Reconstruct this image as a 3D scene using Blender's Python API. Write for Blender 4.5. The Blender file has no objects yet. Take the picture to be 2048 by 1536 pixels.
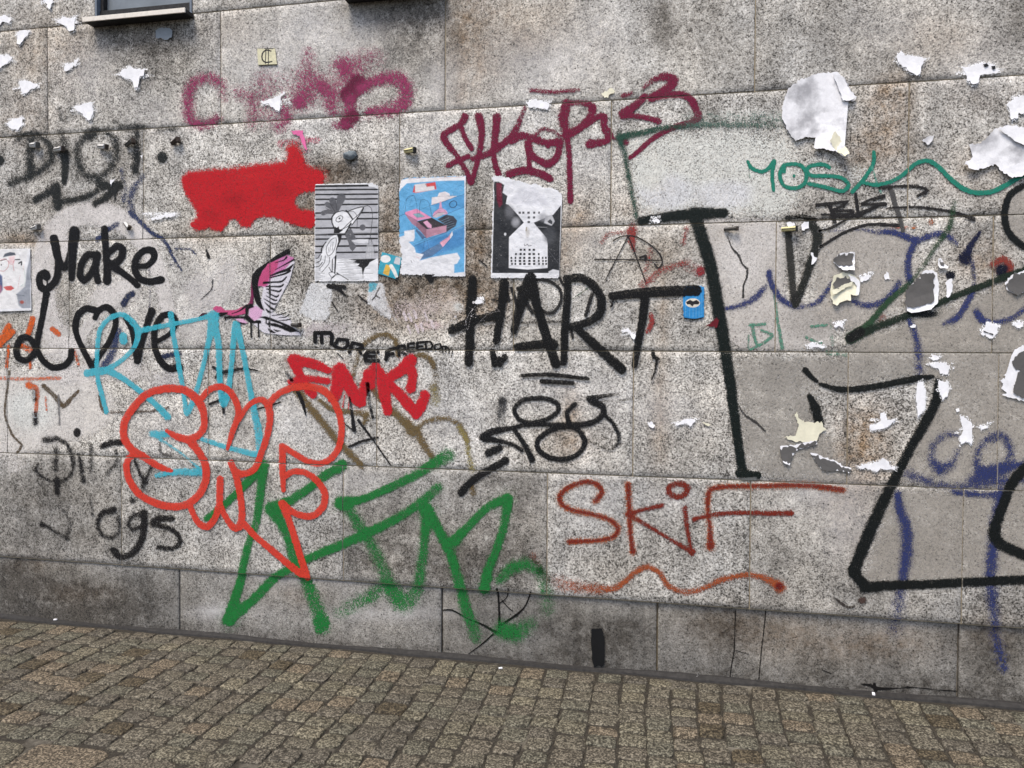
import bpy, bmesh, math, random
import numpy as np

# ------------------------------------------------------------------ camera, sky, sun, exposure
scene = bpy.context.scene
COL = scene.collection
D, HCAM = 3.6, 1.51                       # metres from the wall, eye height
FPX, CXP, CYP = 1540.0, 1024.0, 728.6     # focal length and principal point, photo pixels (2048 wide)
YAW, PITCH, ROLL = math.radians(11.7535), math.radians(-1.1727), math.radians(-0.2434)

def _rot(y, p, r):
    c, s = math.cos, math.sin
    Ry = np.array([[c(y), -s(y), 0], [s(y), c(y), 0], [0, 0, 1]])
    Rx = np.array([[1, 0, 0], [0, c(p), -s(p)], [0, s(p), c(p)]])
    Rr = np.array([[c(r), 0, s(r)], [0, 1, 0], [-s(r), 0, c(r)]])
    return Ry @ Rx @ Rr
RC = _rot(YAW, PITCH, ROLL)

cam = bpy.data.cameras.new('camera'); cam_o = bpy.data.objects.new('camera', cam); COL.objects.link(cam_o)
cam.sensor_width = 36.0; cam.lens = FPX / 2048 * 36; cam.shift_y = -(768 - CYP) / 2048
cam.clip_start = 0.05; cam.clip_end = 500
import mathutils
_m = mathutils.Matrix(((RC[0][0], RC[0][2], -RC[0][1], 0), (RC[1][0], RC[1][2], -RC[1][1], -D),
                       (RC[2][0], RC[2][2], -RC[2][1], HCAM), (0, 0, 0, 1)))
cam_o.matrix_world = _m
scene.camera = cam_o

SUN_EL, SUN_AZ = 60.0, 200.0              # soft sun through cloud, behind the camera and to its left
world = bpy.data.worlds.new('World'); scene.world = world; world.use_nodes = True
wn = world.node_tree; wn.nodes.clear()
sky = wn.nodes.new('ShaderNodeTexSky'); sky.sky_type = 'NISHITA'; sky.sun_disc = False
sky.sun_elevation = math.radians(SUN_EL); sky.sun_rotation = math.radians(SUN_AZ)
sky.air_density = 0.8; sky.dust_density = 2.5; sky.ozone_density = 1.0
bg = wn.nodes.new('ShaderNodeBackground'); bg.inputs['Strength'].default_value = 0.12
wo = wn.nodes.new('ShaderNodeOutputWorld')
wn.links.new(sky.outputs[0], bg.inputs[0]); wn.links.new(bg.outputs[0], wo.inputs[0])

sun = bpy.data.lights.new('sun', 'SUN'); sun_o = bpy.data.objects.new('sun', sun); COL.objects.link(sun_o)
sun.energy = 1.5; sun.angle = math.radians(22); sun.color = (1.0, 0.935, 0.83)
_az = math.radians(SUN_AZ); _el = math.radians(SUN_EL)
_dir = mathutils.Vector((math.sin(_az) * math.cos(_el), math.cos(_az) * math.cos(_el), math.sin(_el)))
sun_o.rotation_euler = _dir.to_track_quat('Z', 'Y').to_euler()
sun_o.location = (0, -6, 8)

scene.view_settings.view_transform = 'Standard'; scene.view_settings.look = 'None'
scene.view_settings.exposure = 1.0; scene.view_settings.gamma = 1.0
scene.view_settings.use_curve_mapping = False
scene.cycles.transparent_max_bounces = 24
scene.cycles.max_bounces = 3; scene.cycles.diffuse_bounces = 2

# ------------------------------------------------------------------ helpers
rng = random.Random(7)
nrg = np.random.default_rng(11)

def lin(c, k=1.0):
    out = []
    for v in c:
        v = v / 255.0
        out.append((v / 12.92 if v <= 0.04045 else ((v + 0.055) / 1.055) ** 2.4))
    if not hasattr(k, '__len__'): k = (k, k, k)
    return tuple(min(v * q, 0.9) for v, q in zip(out, k))

def px_wall(px, py, y=0.0):
    """photo pixel -> (x, z) on the plane y"""
    v = np.stack([(np.asarray(px, float) - CXP) / FPX, np.ones_like(np.asarray(px, float)),
                  -(np.asarray(py, float) - CYP) / FPX], -1)
    d = v @ RC.T
    t = (y + D) / d[..., 1]
    return d[..., 0] * t, HCAM + d[..., 2] * t

def px_ground(px, py):
    v = np.array([(px - CXP) / FPX, 1.0, -(py - CYP) / FPX]) @ RC.T
    t = -HCAM / v[2]
    return v[0] * t, -D + v[1] * t

def to_px(x, y, z):
    v = (np.array([x, y + D, z - HCAM])) @ RC
    return CXP + FPX * v[0] / v[1], CYP - FPX * v[2] / v[1]

def m_per_px(px, py):
    x0, z0 = px_wall(px, py); x1, z1 = px_wall(px + 1, py); x2, z2 = px_wall(px, py + 1)
    return 0.5 * (abs(float(x1 - x0)) + abs(float(z2 - z0)))

def Z(ox, oy, s=4.0):
    """points read in an enlarged view -> photo pixels"""
    return lambda *pts: [(ox + x / s, oy + y / s) for x, y in pts]

def props(o, label=None, cat=None, group=None, kind=None):
    if label: o['label'] = label
    if cat: o['category'] = cat
    if group: o['group'] = group
    if kind: o['kind'] = kind
    return o

def link(name, me, mat=None, parent=None):
    o = bpy.data.objects.new(name, me); COL.objects.link(o)
    if mat is not None and me is not None and not me.materials: me.materials.append(mat)
    if parent is not None: o.parent = parent
    return o

def mesh_np(name, V, F):
    me = bpy.data.meshes.new(name)
    V = np.asarray(V, np.float32); F = np.asarray(F, np.int32)
    n = F.shape[1]
    me.vertices.add(len(V)); me.vertices.foreach_set('co', V.ravel())
    me.loops.add(F.size); me.loops.foreach_set('vertex_index', F.ravel())
    me.polygons.add(len(F)); me.polygons.foreach_set('loop_start', np.arange(0, F.size, n, dtype=np.int32))
    try: me.polygons.foreach_set('loop_total', np.full(len(F), n, np.int32))
    except Exception: pass
    me.update(calc_edges=True)
    return me

def attr_f(me, name, vals):
    a = me.attributes.new(name, 'FLOAT', 'POINT'); a.data.foreach_set('value', np.asarray(vals, np.float32).ravel())

def attr_c(me, name, rgb):
    a = me.attributes.new(name, 'FLOAT_COLOR', 'POINT')
    c = np.ones((len(rgb), 4), np.float32); c[:, :3] = rgb
    a.data.foreach_set('color', c.ravel())

def bm_box(bm, x0, x1, y0, y1, z0, z1, bevel=0.0):
    vs = [bm.verts.new((x, y, z)) for x in (x0, x1) for y in (y0, y1) for z in (z0, z1)]
    fs = [(0, 1, 3, 2), (4, 6, 7, 5), (0, 4, 5, 1), (2, 3, 7, 6), (0, 2, 6, 4), (1, 5, 7, 3)]
    faces = [bm.faces.new([vs[i] for i in f]) for f in fs]
    if bevel > 0:
        es = list({e for f in faces for e in f.edges})
        bmesh.ops.bevel(bm, geom=es, offset=bevel, segments=2, profile=0.6, affect='EDGES')
    return bm

def box(name, x0, x1, y0, y1, z0, z1, mat, parent=None, bevel=0.0):
    bm = bmesh.new(); bm_box(bm, x0, x1, y0, y1, z0, z1, bevel)
    bmesh.ops.recalc_face_normals(bm, faces=bm.faces)
    me = bpy.data.meshes.new(name); bm.to_mesh(me); bm.free()
    return link(name, me, mat, parent)

# ------------------------------------------------------------------ node helpers
class NT:
    def __init__(self, name):
        self.m = bpy.data.materials.new(name); self.m.use_nodes = True
        self.t = self.m.node_tree; self.t.nodes.clear()
        self.out = self.t.nodes.new('ShaderNodeOutputMaterial')
    def n(self, typ, **kw):
        nd = self.t.nodes.new(typ)
        for k, v in kw.items(): setattr(nd, k, v)
        return nd
    def l(self, a, b): self.t.links.new(a, b)
    def val(self, sock, v):
        if hasattr(v, 'is_linked') or isinstance(v, bpy.types.NodeSocket): self.l(v, sock)
        else: sock.default_value = v
    def math(self, op, a, b=None, c=None, clamp=False):
        nd = self.n('ShaderNodeMath', operation=op, use_clamp=clamp)
        for i, v in enumerate((a, b, c)):
            if v is not None: self.val(nd.inputs[i], v)
        return nd.outputs[0]
    def mapr(self, v, a, b, c=0.0, d=1.0, smooth=False):
        nd = self.n('ShaderNodeMapRange'); nd.clamp = True
        if smooth: nd.interpolation_type = 'SMOOTHSTEP'
        self.val(nd.inputs['Value'], v)
        for k, x in zip(('From Min', 'From Max', 'To Min', 'To Max'), (a, b, c, d)): self.val(nd.inputs[k], x)
        return nd.outputs['Result']
    def mix(self, f, a, b, blend='MIX'):
        nd = self.n('ShaderNodeMix', data_type='RGBA', blend_type=blend)
        self.val(nd.inputs[0], f)
        for s, v in ((nd.inputs[6], a), (nd.inputs[7], b)):
            if isinstance(v, tuple): s.default_value = v + (1,) if len(v) == 3 else v
            else: self.l(v, s)
        return nd.outputs[2]
    def noise(self, vec, scale, detail=4, rough=0.6, dist=0.0):
        nd = self.n('ShaderNodeTexNoise'); self.l(vec, nd.inputs['Vector'])
        nd.inputs['Scale'].default_value = scale; nd.inputs['Detail'].default_value = detail
        nd.inputs['Roughness'].default_value = rough; nd.inputs['Distortion'].default_value = dist
        return nd.outputs['Fac']
    def voro(self, vec, scale, feature='F1', out='Distance'):
        nd = self.n('ShaderNodeTexVoronoi', feature=feature); self.l(vec, nd.inputs['Vector'])
        nd.inputs['Scale'].default_value = scale
        return nd.outputs[out]
    def attr(self, name, out='Fac'):
        nd = self.n('ShaderNodeAttribute', attribute_name=name); return nd.outputs[out]
    def bsdf(self, col, rough=0.8, spec=0.3, normal=None, alpha=None, metallic=0.0):
        b = self.n('ShaderNodeBsdfPrincipled')
        if isinstance(col, tuple): b.inputs['Base Color'].default_value = col + (1,)
        else: self.l(col, b.inputs['Base Color'])
        self.val(b.inputs['Roughness'], rough); b.inputs['Specular IOR Level'].default_value = spec
        b.inputs['Metallic'].default_value = metallic
        if normal is not None: self.l(normal, b.inputs['Normal'])
        if alpha is not None: self.val(b.inputs['Alpha'], alpha)
        self.l(b.outputs[0], self.out.inputs[0])
        return b
    def bump(self, h, strength, dist):
        nd = self.n('ShaderNodeBump'); nd.inputs['Strength'].default_value = strength
        nd.inputs['Distance'].default_value = dist; self.l(h, nd.inputs['Height']); return nd.outputs[0]
    def pos(self): return self.n('ShaderNodeNewGeometry').outputs['Position']
    def objpos(self, k=37.0):
        p = self.n('ShaderNodeTexCoord').outputs['Object']
        r = self.n('ShaderNodeObjectInfo').outputs['Random']
        cx = self.n('ShaderNodeCombineXYZ'); self.l(self.math('MULTIPLY', r, k), cx.inputs[0]); self.l(self.math('MULTIPLY', r, k * .7), cx.inputs[1])
        self.l(self.math('MULTIPLY', r, k * 1.3), cx.inputs[2])
        v = self.n('ShaderNodeVectorMath', operation='ADD'); self.l(p, v.inputs[0]); self.l(cx.outputs[0], v.inputs[1])
        return v.outputs[0], r

def mat_plain(name, rgb, rough=0.7, var=0.12, scale=60, spec=0.3, bump=0.0, metallic=0.0):
    t = NT(name); p = t.pos()
    n = t.noise(p, scale, 5, 0.65)
    c = t.mix(t.mapr(n, 0.3, 0.7), tuple(v * (1 - var) for v in rgb), tuple(min(1, v * (1 + var)) for v in rgb))
    t.bsdf(c, rough, spec, t.bump(n, 0.5, bump) if bump else None, metallic=metallic)
    return t.m

# shelly limestone of the wall slabs
def mat_stone():
    t = NT('shelly_limestone'); v, r = t.objpos()
    fine = t.noise(v, 150, 2, 0.6)
    mid = t.noise(v, 58, 4, 0.7, 0.8)
    worm = t.noise(v, 48, 2, 0.5, 1.6)
    shell = t.math('ABSOLUTE', t.math('SUBTRACT', worm, 0.5))
    shell = t.mapr(shell, 0.0, 0.045, 1.0, 0.0)
    blotch = t.noise(v, 2.6, 2, 0.6)
    patch = t.noise(v, 8.0, 4, 0.7)
    vc = t.n('ShaderNodeTexVoronoi'); t.l(v, vc.inputs['Vector']); vc.inputs['Scale'].default_value = 190
    sp = t.n('ShaderNodeSeparateColor'); t.l(vc.outputs['Color'], sp.inputs[0])
    speck = t.math('ADD', t.math('MULTIPLY', fine, 0.42), t.math('MULTIPLY', mid, 0.42))
    speck = t.math('ADD', speck, t.math('MULTIPLY', sp.outputs[0], 0.16))
    speck = t.math('ADD', speck, t.math('MULTIPLY', t.math('SUBTRACT', patch, 0.5), 0.16))
    r2 = t.math('FRACT', t.math('MULTIPLY', r, 7.31))
    soften = t.mapr(r2, 0, 1, 0.74, 1.10)                       # some slabs are closer grained than others
    speck = t.math('MULTIPLY_ADD', t.math('SUBTRACT', speck, 0.492), t.math('MULTIPLY', soften, t.attr('ctr')), 0.492)
    ramp = t.n('ShaderNodeValToRGB'); t.l(speck, ramp.inputs[0])
    el = ramp.color_ramp.elements
    el[0].position = 0.385; el[0].color = lin((62, 58, 54)) + (1,)
    el[1].position = 0.62; el[1].color = lin((236, 231, 224)) + (1,)
    for p_, c_ in ((0.43, (112, 108, 103)), (0.475, (164, 159, 152)), (0.54, (200, 195, 188))):
        e = el.new(p_); e.color = lin(c_) + (1,)
    c = t.mix(t.math('MULTIPLY', shell, 0.35), ramp.outputs[0], lin((212, 206, 197)))
    # slab to slab tone, daylight fade painted down the courses, warm and cool clouds
    warm = t.mix(t.mapr(blotch, 0.32, 0.68), (1.0, 0.99, 0.945), (0.93, 0.95, 0.955))
    c = t.mix(1.0, c, warm, 'MULTIPLY')
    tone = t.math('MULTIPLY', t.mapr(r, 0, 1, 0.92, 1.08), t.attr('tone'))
    mp = t.n('ShaderNodeMapping'); t.l(v, mp.inputs[0]); mp.inputs['Scale'].default_value = (16, 1, 1.1)
    streak = t.mapr(t.noise(mp.outputs[0], 1.0, 4, 0.65), 0.34, 0.66, 0.84, 1.08)
    cl = t.math('MULTIPLY', t.mapr(patch, 0.32, 0.68, 0.78, 1.14), streak)
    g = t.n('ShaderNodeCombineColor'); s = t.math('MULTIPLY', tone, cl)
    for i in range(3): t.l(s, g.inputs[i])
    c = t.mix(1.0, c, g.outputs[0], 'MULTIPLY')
    # grime and painted sill shade, rust and lime, laid where the photograph shows them
    brk = t.mapr(t.noise(v, 22, 4, 0.75), 0.32, 0.68, 0.55, 1.75)
    dirt_shade = t.math('MULTIPLY', t.attr('dirt_shade'), brk, clamp=True)
    c = t.mix(t.math('MULTIPLY', dirt_shade, 0.80), c, t.mix(1.0, c, lin((104, 98, 91)), 'MULTIPLY'), 'MIX')
    rust = t.math('MULTIPLY', t.attr('rust'), brk, clamp=True)
    c = t.mix(rust, c, t.mix(1.0, c, lin((190, 165, 138)), 'MULTIPLY'))
    lime = t.math('MULTIPLY', t.attr('lime'), brk, clamp=True)
    c = t.mix(t.math('MULTIPLY', lime, 0.7), c, lin((205, 202, 200)))
    # small black pits
    pit = t.voro(v, 42)
    pm = t.math('MULTIPLY', t.mapr(pit, 0.10, 0.20, 1.0, 0.0), t.mapr(t.noise(v, 12, 1, 0.6), 0.47, 0.56))
    c = t.mix(t.math('MULTIPLY', pm, 0.85), c, lin((34, 30, 28)))
    t.bsdf(c, 0.86, 0.25, t.bump(mid, 0.6, 0.006))
    return t.m

# sprayed and brushed paint: coverage and colour travel with the mesh
_paint = {}
def mat_paint(grain=1.0, gloss=0.55, opac=1.0, mott=0.0):
    k = (round(grain, 2), gloss, opac, mott)
    if k in _paint: return _paint[k]
    t = NT('paint_grain_%d' % int(grain * 100)); p = t.pos()
 
    f = t.noise(p, 210, 1, 0.6); m = t.noise(p, 60, 3, 0.7)
    nz = t.math('ADD', t.math('MULTIPLY', f, 0.70), t.math('MULTIPLY', m, 0.30))
    nz = t.mapr(nz, 0.35, 0.65)                                  # spread to 0..1
    cov = t.attr('cov')
    thr = t.math('MULTIPLY_ADD', nz, grain, 0.5 * (1 - grain))
    c4 = t.math('MULTIPLY_ADD', t.math('POWER', cov, 5.0), 0.16, cov)
    a = t.math('SUBTRACT', c4, thr)
    wd = 0.15 + 0.20 * grain
    a = t.mapr(a, -wd, wd, 0, opac, True)
    a = t.math('MULTIPLY', a, t.mapr(cov, 0.02, 0.12))
    a = t.math('MULTIPLY', a, t.mapr(nz, 0.55, 0.98, 1.0, 0.86 - 0.42 * grain))
    col = t.attr('col', 'Color')
    vg = 0.35 if mott else max(grain, .5)
    var = t.mapr(nz, 0.0, 1.0, 1.0 + 0.18 * vg, 1.0 - 0.34 * vg)
    g = t.n('ShaderNodeCombineColor')
    for i in range(3): t.l(var, g.inputs[i])
    c = t.mix(1.0, col, g.outputs[0], 'MULTIPLY')
    if mott:
        b1 = t.noise(p, 7.0, 4, 0.68); b2 = t.noise(p, 90, 3, 0.7)
        k1 = t.mapr(b1, 0.33, 0.67, 1 - mott, 1 + mott * .6); k2 = t.mapr(b2, 0.3, 0.7, 1 - mott * .8, 1 + mott * .6)
        g2 = t.n('ShaderNodeCombineColor'); kk = t.math('MULTIPLY', k1, k2)
        for i in range(3): t.l(kk, g2.inputs[i])
        c = t.mix(1.0, c, g2.outputs[0], 'MULTIPLY')
        pit = t.math('MULTIPLY', t.mapr(t.voro(p, 34), 0.09, 0.17, 1.0, 0.0), t.mapr(t.noise(p, 10, 3, 0.6), 0.48, 0.56))
        c = t.mix(t.math('MULTIPLY', pit, 0.8), c, (0.03, 0.028, 0.026))
        a = t.math('MULTIPLY', a, t.mapr(b1, 0.36, 0.62, 1.0, 0.5))
    t.bsdf(c, gloss, 0.15, None, a)
    _paint[k] = t.m
    return t.m

def mat_print():
    t = NT('printed_paper'); p = t.pos()
    n = t.noise(p, 40, 6, 0.7); n2 = t.noise(p, 9, 4, 0.6)
    col = t.attr('col', 'Color')
    var = t.mapr(n, 0.25, 0.75, 0.90, 1.06)
    g = t.n('ShaderNodeCombineColor')
    for i in range(3): t.l(var, g.inputs[i])
    c = t.mix(1.0, col, g.outputs[0], 'MULTIPLY')
    worn = t.math('MULTIPLY', t.mapr(t.noise(p, 120, 4, 0.8), 0.60, 0.68), t.mapr(n2, 0.5, 0.62))
    c = t.mix(t.math('MULTIPLY', worn, 0.55), c, lin((205, 202, 200)))
    t.bsdf(c, 0.6, 0.3, t.bump(t.math('ADD', n, t.math('MULTIPLY', n2, 3.0)), 0.6, 0.006), t.mapr(t.attr('cov'), 0.4, 0.6))
    return t.m

def mat_paper(name, rgb, smear=None):
    t = NT(name); p = t.pos()
    n = t.noise(p, 35, 6, 0.7, 0.4); n2 = t.noise(p, 11, 4, 0.6)
    c = t.mix(t.mapr(n, 0.3, 0.7), tuple(v * 0.86 for v in rgb), tuple(min(.93, v * 1.06) for v in rgb))
    if smear:
        c = t.mix(t.math('MULTIPLY', t.mapr(t.noise(p, 6.5, 5, 0.6), 0.47, 0.62), 0.8), c, smear)
    t.bsdf(c, 0.75, 0.2, t.bump(n, 0.4, 0.003))
    return t.m

def mat_cobble():
    t = NT('granite_sett'); _, r = t.objpos(53.0); v = t.pos()
    r = t.math('FRACT', t.math('ADD', r, t.attr('rnd')))
    f = t.noise(v, 130, 2, 0.65); m = t.noise(v, 50, 3, 0.7)
    s = t.math('ADD', t.math('MULTIPLY', f, 0.65), t.math('MULTIPLY', m, 0.35))
    ramp = t.n('ShaderNodeValToRGB'); t.l(s, ramp.inputs[0]); el = ramp.color_ramp.elements
    el[0].position = 0.41; el[0].color = lin((48, 45, 39)) + (1,)
    el[1].position = 0.60; el[1].color = lin((138, 133, 120)) + (1,)
    e = el.new(0.5); e.color = lin((82, 78, 69)) + (1,)
    hue = t.n('ShaderNodeValToRGB'); t.l(r, hue.inputs[0]); hue.color_ramp.interpolation = 'CONSTANT'
    he = hue.color_ramp.elements
    he[0].position = 0; he[0].color = (0.92, 0.93, 0.86, 1); he[1].position = 0.22; he[1].color = (1.0, 0.97, 0.90, 1)
    for p_, c_ in ((0.42, (0.86, 0.83, 0.80)), (0.56, (1.05, 1.03, 0.92)), (0.68, (0.97, 0.92, 0.86)), (0.80, (1.16, 1.03, 0.90)),
                   (0.88, (1.22, 1.18, 1.04)), (0.95, (0.66, 0.58, 0.46))):
        q = he.new(p_); q.color = c_ + (1,)
    c = t.mix(1.0, ramp.outputs[0], hue.outputs[0], 'MULTIPLY')
    big = t.noise(t.pos(), 3.2, 4, 0.6)
    c = t.mix(t.mapr(big, 0.35, 0.7, 0.0, 0.35), c, t.mix(1.0, c, (0.6, 0.58, 0.55), 'MULTIPLY'))
    t.bsdf(c, 0.8, 0.25, t.bump(m, 0.7, 0.006))
    return t.m

def mat_joint_sand():
    t = NT('joint_sand'); p = t.pos()
    n = t.noise(p, 120, 5, 0.75); b = t.noise(p, 4.5, 4, 0.6)
    c = t.mix(t.mapr(n, 0.35, 0.65), lin((34, 31, 27)), lin((74, 69, 60)))
    c = t.mix(t.mapr(b, 0.56, 0.68), c, t.mix(t.mapr(n, 0.3, 0.7), lin((92, 87, 77)), lin((132, 126, 113))))
    t.bsdf(c, 0.9, 0.2, t.bump(n, 0.6, 0.004))
    return t.m

M_STONE = mat_stone(); M_PRINT = mat_print(); M_COBBLE = mat_cobble(); M_SAND = mat_joint_sand()
M_MORTAR = mat_plain('joint_mortar', lin((150, 138, 116)), 0.95, 0.35, 90)
M_TAR = mat_plain('tar_fillet', lin((50, 48, 46)), 0.8, 0.35, 50, bump=0.004)
M_WHITE = mat_paper('white_torn_paper', lin((236, 235, 236)))
M_GREYP = mat_paper('grey_smeared_paper', lin((232, 231, 232)), lin((142, 141, 144)))
M_DARKP = mat_paper('dark_grey_poster_paper', lin((92, 90, 88)))
M_CREAM = mat_paper('cream_torn_paper', lin((226, 221, 196)))
M_MAROONP = mat_paper('maroon_paper', lin((98, 24, 34)))
M_PINKP = mat_paper('pink_sticker_paper', lin((222, 110, 160)))
M_SLATE = mat_paper('slate_grey_sticker', lin((140, 147, 152)))
M_BLACKT = mat_plain('black_tape', lin((16, 16, 17)), 0.5, 0.3, 40)
M_STEEL = mat_plain('dull_steel', lin((92, 90, 86)), 0.55, 0.35, 120, metallic=0.5)
M_RUSTY = mat_plain('dark_rusty_steel', lin((58, 50, 44)), 0.7, 0.4, 120)
M_PLUGW = mat_plain('white_plastic_plug', lin((205, 203, 198)), 0.6, 0.2, 90)
M_PLUGY = mat_plain('yellow_plastic_plug', lin((214, 203, 150)), 0.6, 0.2, 90)
M_FOAM = mat_plain('grey_putty', lin((112, 120, 124)), 0.8, 0.3, 70, bump=0.006)
M_SILL = mat_plain('cream_stone_sill', lin((222, 214, 202)), 0.7, 0.1, 70)
M_FRAME = mat_plain('weathered_black_frame', lin((36, 35, 35)), 0.65, 0.7, 45, bump=0.003)
M_JAMB = mat_plain('blue_grey_painted_jamb', lin((108, 116, 126)), 0.6, 0.15, 40)
M_PANE = mat_plain('pale_grey_window_pane', lin((118, 124, 128)), 0.25, 0.15, 6, spec=0.4)

# ------------------------------------------------------------------ paint canvas (coverage + colour on a fine grid lying on the slabs)
def smooth_path(pts, closed=False, step=None):
    P = np.array(pts, float)
    if len(P) < 3: 
        if len(P) == 1: return P, np.zeros(1)
        n = 12; t = np.linspace(0, 1, n); return P[0] + (P[1] - P[0]) * t[:, None], t
    if closed: Q = np.vstack([P[-1], P, P[0], P[1]])
    else: Q = np.vstack([2 * P[0] - P[1], P, 2 * P[-1] - P[-2]])
    out, tt = [], []
    nseg = len(Q) - 3
    for i in range(nseg):
        a, b, c, d = Q[i:i + 4]
        n = max(2, int(np.hypot(*(c - b)) / 6))
        t = np.linspace(0, 1, n, endpoint=False)[:, None]
        # centripetal-ish: damp tangents to avoid overshoot
        m1 = 0.42 * (c - a); m2 = 0.42 * (d - b)
        h = (2*t**3-3*t**2+1)*b + (t**3-2*t**2+t)*m1 + (-2*t**3+3*t**2)*c + (t**3-t**2)*m2
        out.append(h); tt.append((i + t[:, 0]) / nseg)
    out.append(Q[-2][None]); tt.append([1.0])
    return np.vstack(out), np.concatenate(tt)

class Field:
    """stroke and polygon coverage evaluated at given points (photo pixels)"""
    def __init__(self, X, Y):
        self.X, self.Y = X, Y
        self.cov = np.zeros(X.shape); self.col = np.zeros(X.shape + (3,))
    def _lay(self, A, c):
        c = np.asarray(c)
        new = (self.cov < 1e-3) & (A > 0)
        self.col[new] = c
        w = np.where(A > 0, np.clip(A * 1.4, 0, 1), 0)[..., None]
        w = np.where(new[..., None], 1.0, w)
        self.col = np.where((A > 0)[..., None], self.col * (1 - w) + c * w, self.col)
        self.cov = 1 - (1 - self.cov) * (1 - A)
    def stroke(self, pts, w, c, dens=1.0, soft=0.22, closed=False, straight=False):
        soft = soft * self.fat
        if straight:
            P = np.array(pts, float); T = np.linspace(0, 1, len(P))
        else: P, T = smooth_path(pts, closed)
        ws = np.interp(T, np.linspace(0, 1, len(w)), w) if hasattr(w, '__len__') else np.full(len(P), float(w))
        ds = np.interp(T, np.linspace(0, 1, len(dens)), dens) if hasattr(dens, '__len__') else np.full(len(P), float(dens))
        A = np.zeros(self.X.shape)
        segs = [(0, 0)] if len(P) == 1 else [(i, i + 1) for i in range(len(P) - 1)]
        for i, j in segs:
            r = max(ws[i], ws[j]) * .5 * (1 + soft) + 2
            x0, x1 = min(P[i, 0], P[j, 0]) - r, max(P[i, 0], P[j, 0]) + r
            y0, y1 = min(P[i, 1], P[j, 1]) - r, max(P[i, 1], P[j, 1]) + r
            # index window (grid is monotone)
            ca = np.searchsorted(self.xmax, x0); cb = np.searchsorted(self.xmin, x1)
            ra = np.searchsorted(self.ymax, y0); rb = np.searchsorted(self.ymin, y1)
            if ca >= cb or ra >= rb: continue
            sl = (slice(ra, rb), slice(ca, cb))
            X, Y = self.X[sl], self.Y[sl]
            dx, dy = P[j] - P[i]; L2 = dx * dx + dy * dy
            t = np.zeros_like(X) if L2 < 1e-9 else np.clip(((X - P[i, 0]) * dx + (Y - P[i, 1]) * dy) / L2, 0, 1)
            d = np.hypot(X - P[i, 0] - t * dx, Y - P[i, 1] - t * dy)
            hw = .5 * (ws[i] + t * (ws[j] - ws[i])) * (1 + self.wob * self.N[sl]); de = ds[i] + t * (ds[j] - ds[i])
            q = np.clip(((1 + soft) * hw - d) / np.maximum(2 * soft * hw, 1.2), 0, 1)
            A[sl] = np.maximum(A[sl], q * q * (3 - 2 * q) * de * (1 - self.var * self.M[sl]))
        self._lay(A, c)
    def poly(self, pts, c, dens=1.0, soft=3.0, smooth=False):
        P = np.array(pts, float)
        if smooth: P, _ = smooth_path(pts, True)
        X, Y = self.X, self.Y
        ins = np.zeros(X.shape, bool); dm = np.full(X.shape, 1e9)
        for i in range(len(P)):
            a, b = P[i], P[(i + 1) % len(P)]
            cr = (a[1] > Y) != (b[1] > Y)
            xi = (b[0] - a[0]) * (Y - a[1]) / ((b[1] - a[1]) if abs(b[1] - a[1]) > 1e-9 else 1e-9) + a[0]
            ins ^= cr & (X < xi)
            dx, dy = b - a; L2 = dx * dx + dy * dy + 1e-9
            t = np.clip(((X - a[0]) * dx + (Y - a[1]) * dy) / L2, 0, 1)
            dm = np.minimum(dm, np.hypot(X - a[0] - t * dx, Y - a[1] - t * dy))
        sd = np.where(ins, dm, -dm) + 22 * self.wob * self.N
        q = np.clip((sd + soft * .5) / soft, 0, 1)
        self._lay(q * q * (3 - 2 * q) * dens, c)
    def blob(self, x, y, rx, ry, c, dens=1.0, hard=0.3):
        d = np.hypot((self.X - x) / rx, (self.Y - y) / ry)
        q = np.clip((1 - d) / max(1 - hard, 1e-3), 0, 1)
        self._lay(q * q * (3 - 2 * q) * dens, c)
    wob = 0.10; var = 0.0; fat = 1.0
    def windows(self):
        X, Y = self.X, self.Y
        self.M = np.clip(.5 + .5 * np.sin(X * .071 + 2.1 * np.sin(Y * .043 + 1)) * np.sin(Y * .083 + 1.7 * np.sin(X * .052)) + .25 * np.sin(X * .19 - Y * .23), 0, 1)
        self.N = np.sin(X * .37 + 1.7 * np.sin(Y * .21)) * np.sin(Y * .33 + 1.3 * np.sin(X * .17)) * .6 + np.sin(X * 1.1 + Y * .7) * np.sin(Y * 1.3 - X * .4) * .4
        self.xmin = self.X.min(0); self.xmax = self.X.max(0); self.ymin = self.Y.min(1); self.ymax = self.Y.max(1)
        self.xmax = np.maximum.accumulate(self.xmax); self.xmin = np.maximum.accumulate(self.xmin)
        self.ymax = np.maximum.accumulate(self.ymax); self.ymin = np.maximum.accumulate(self.ymin)

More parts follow.
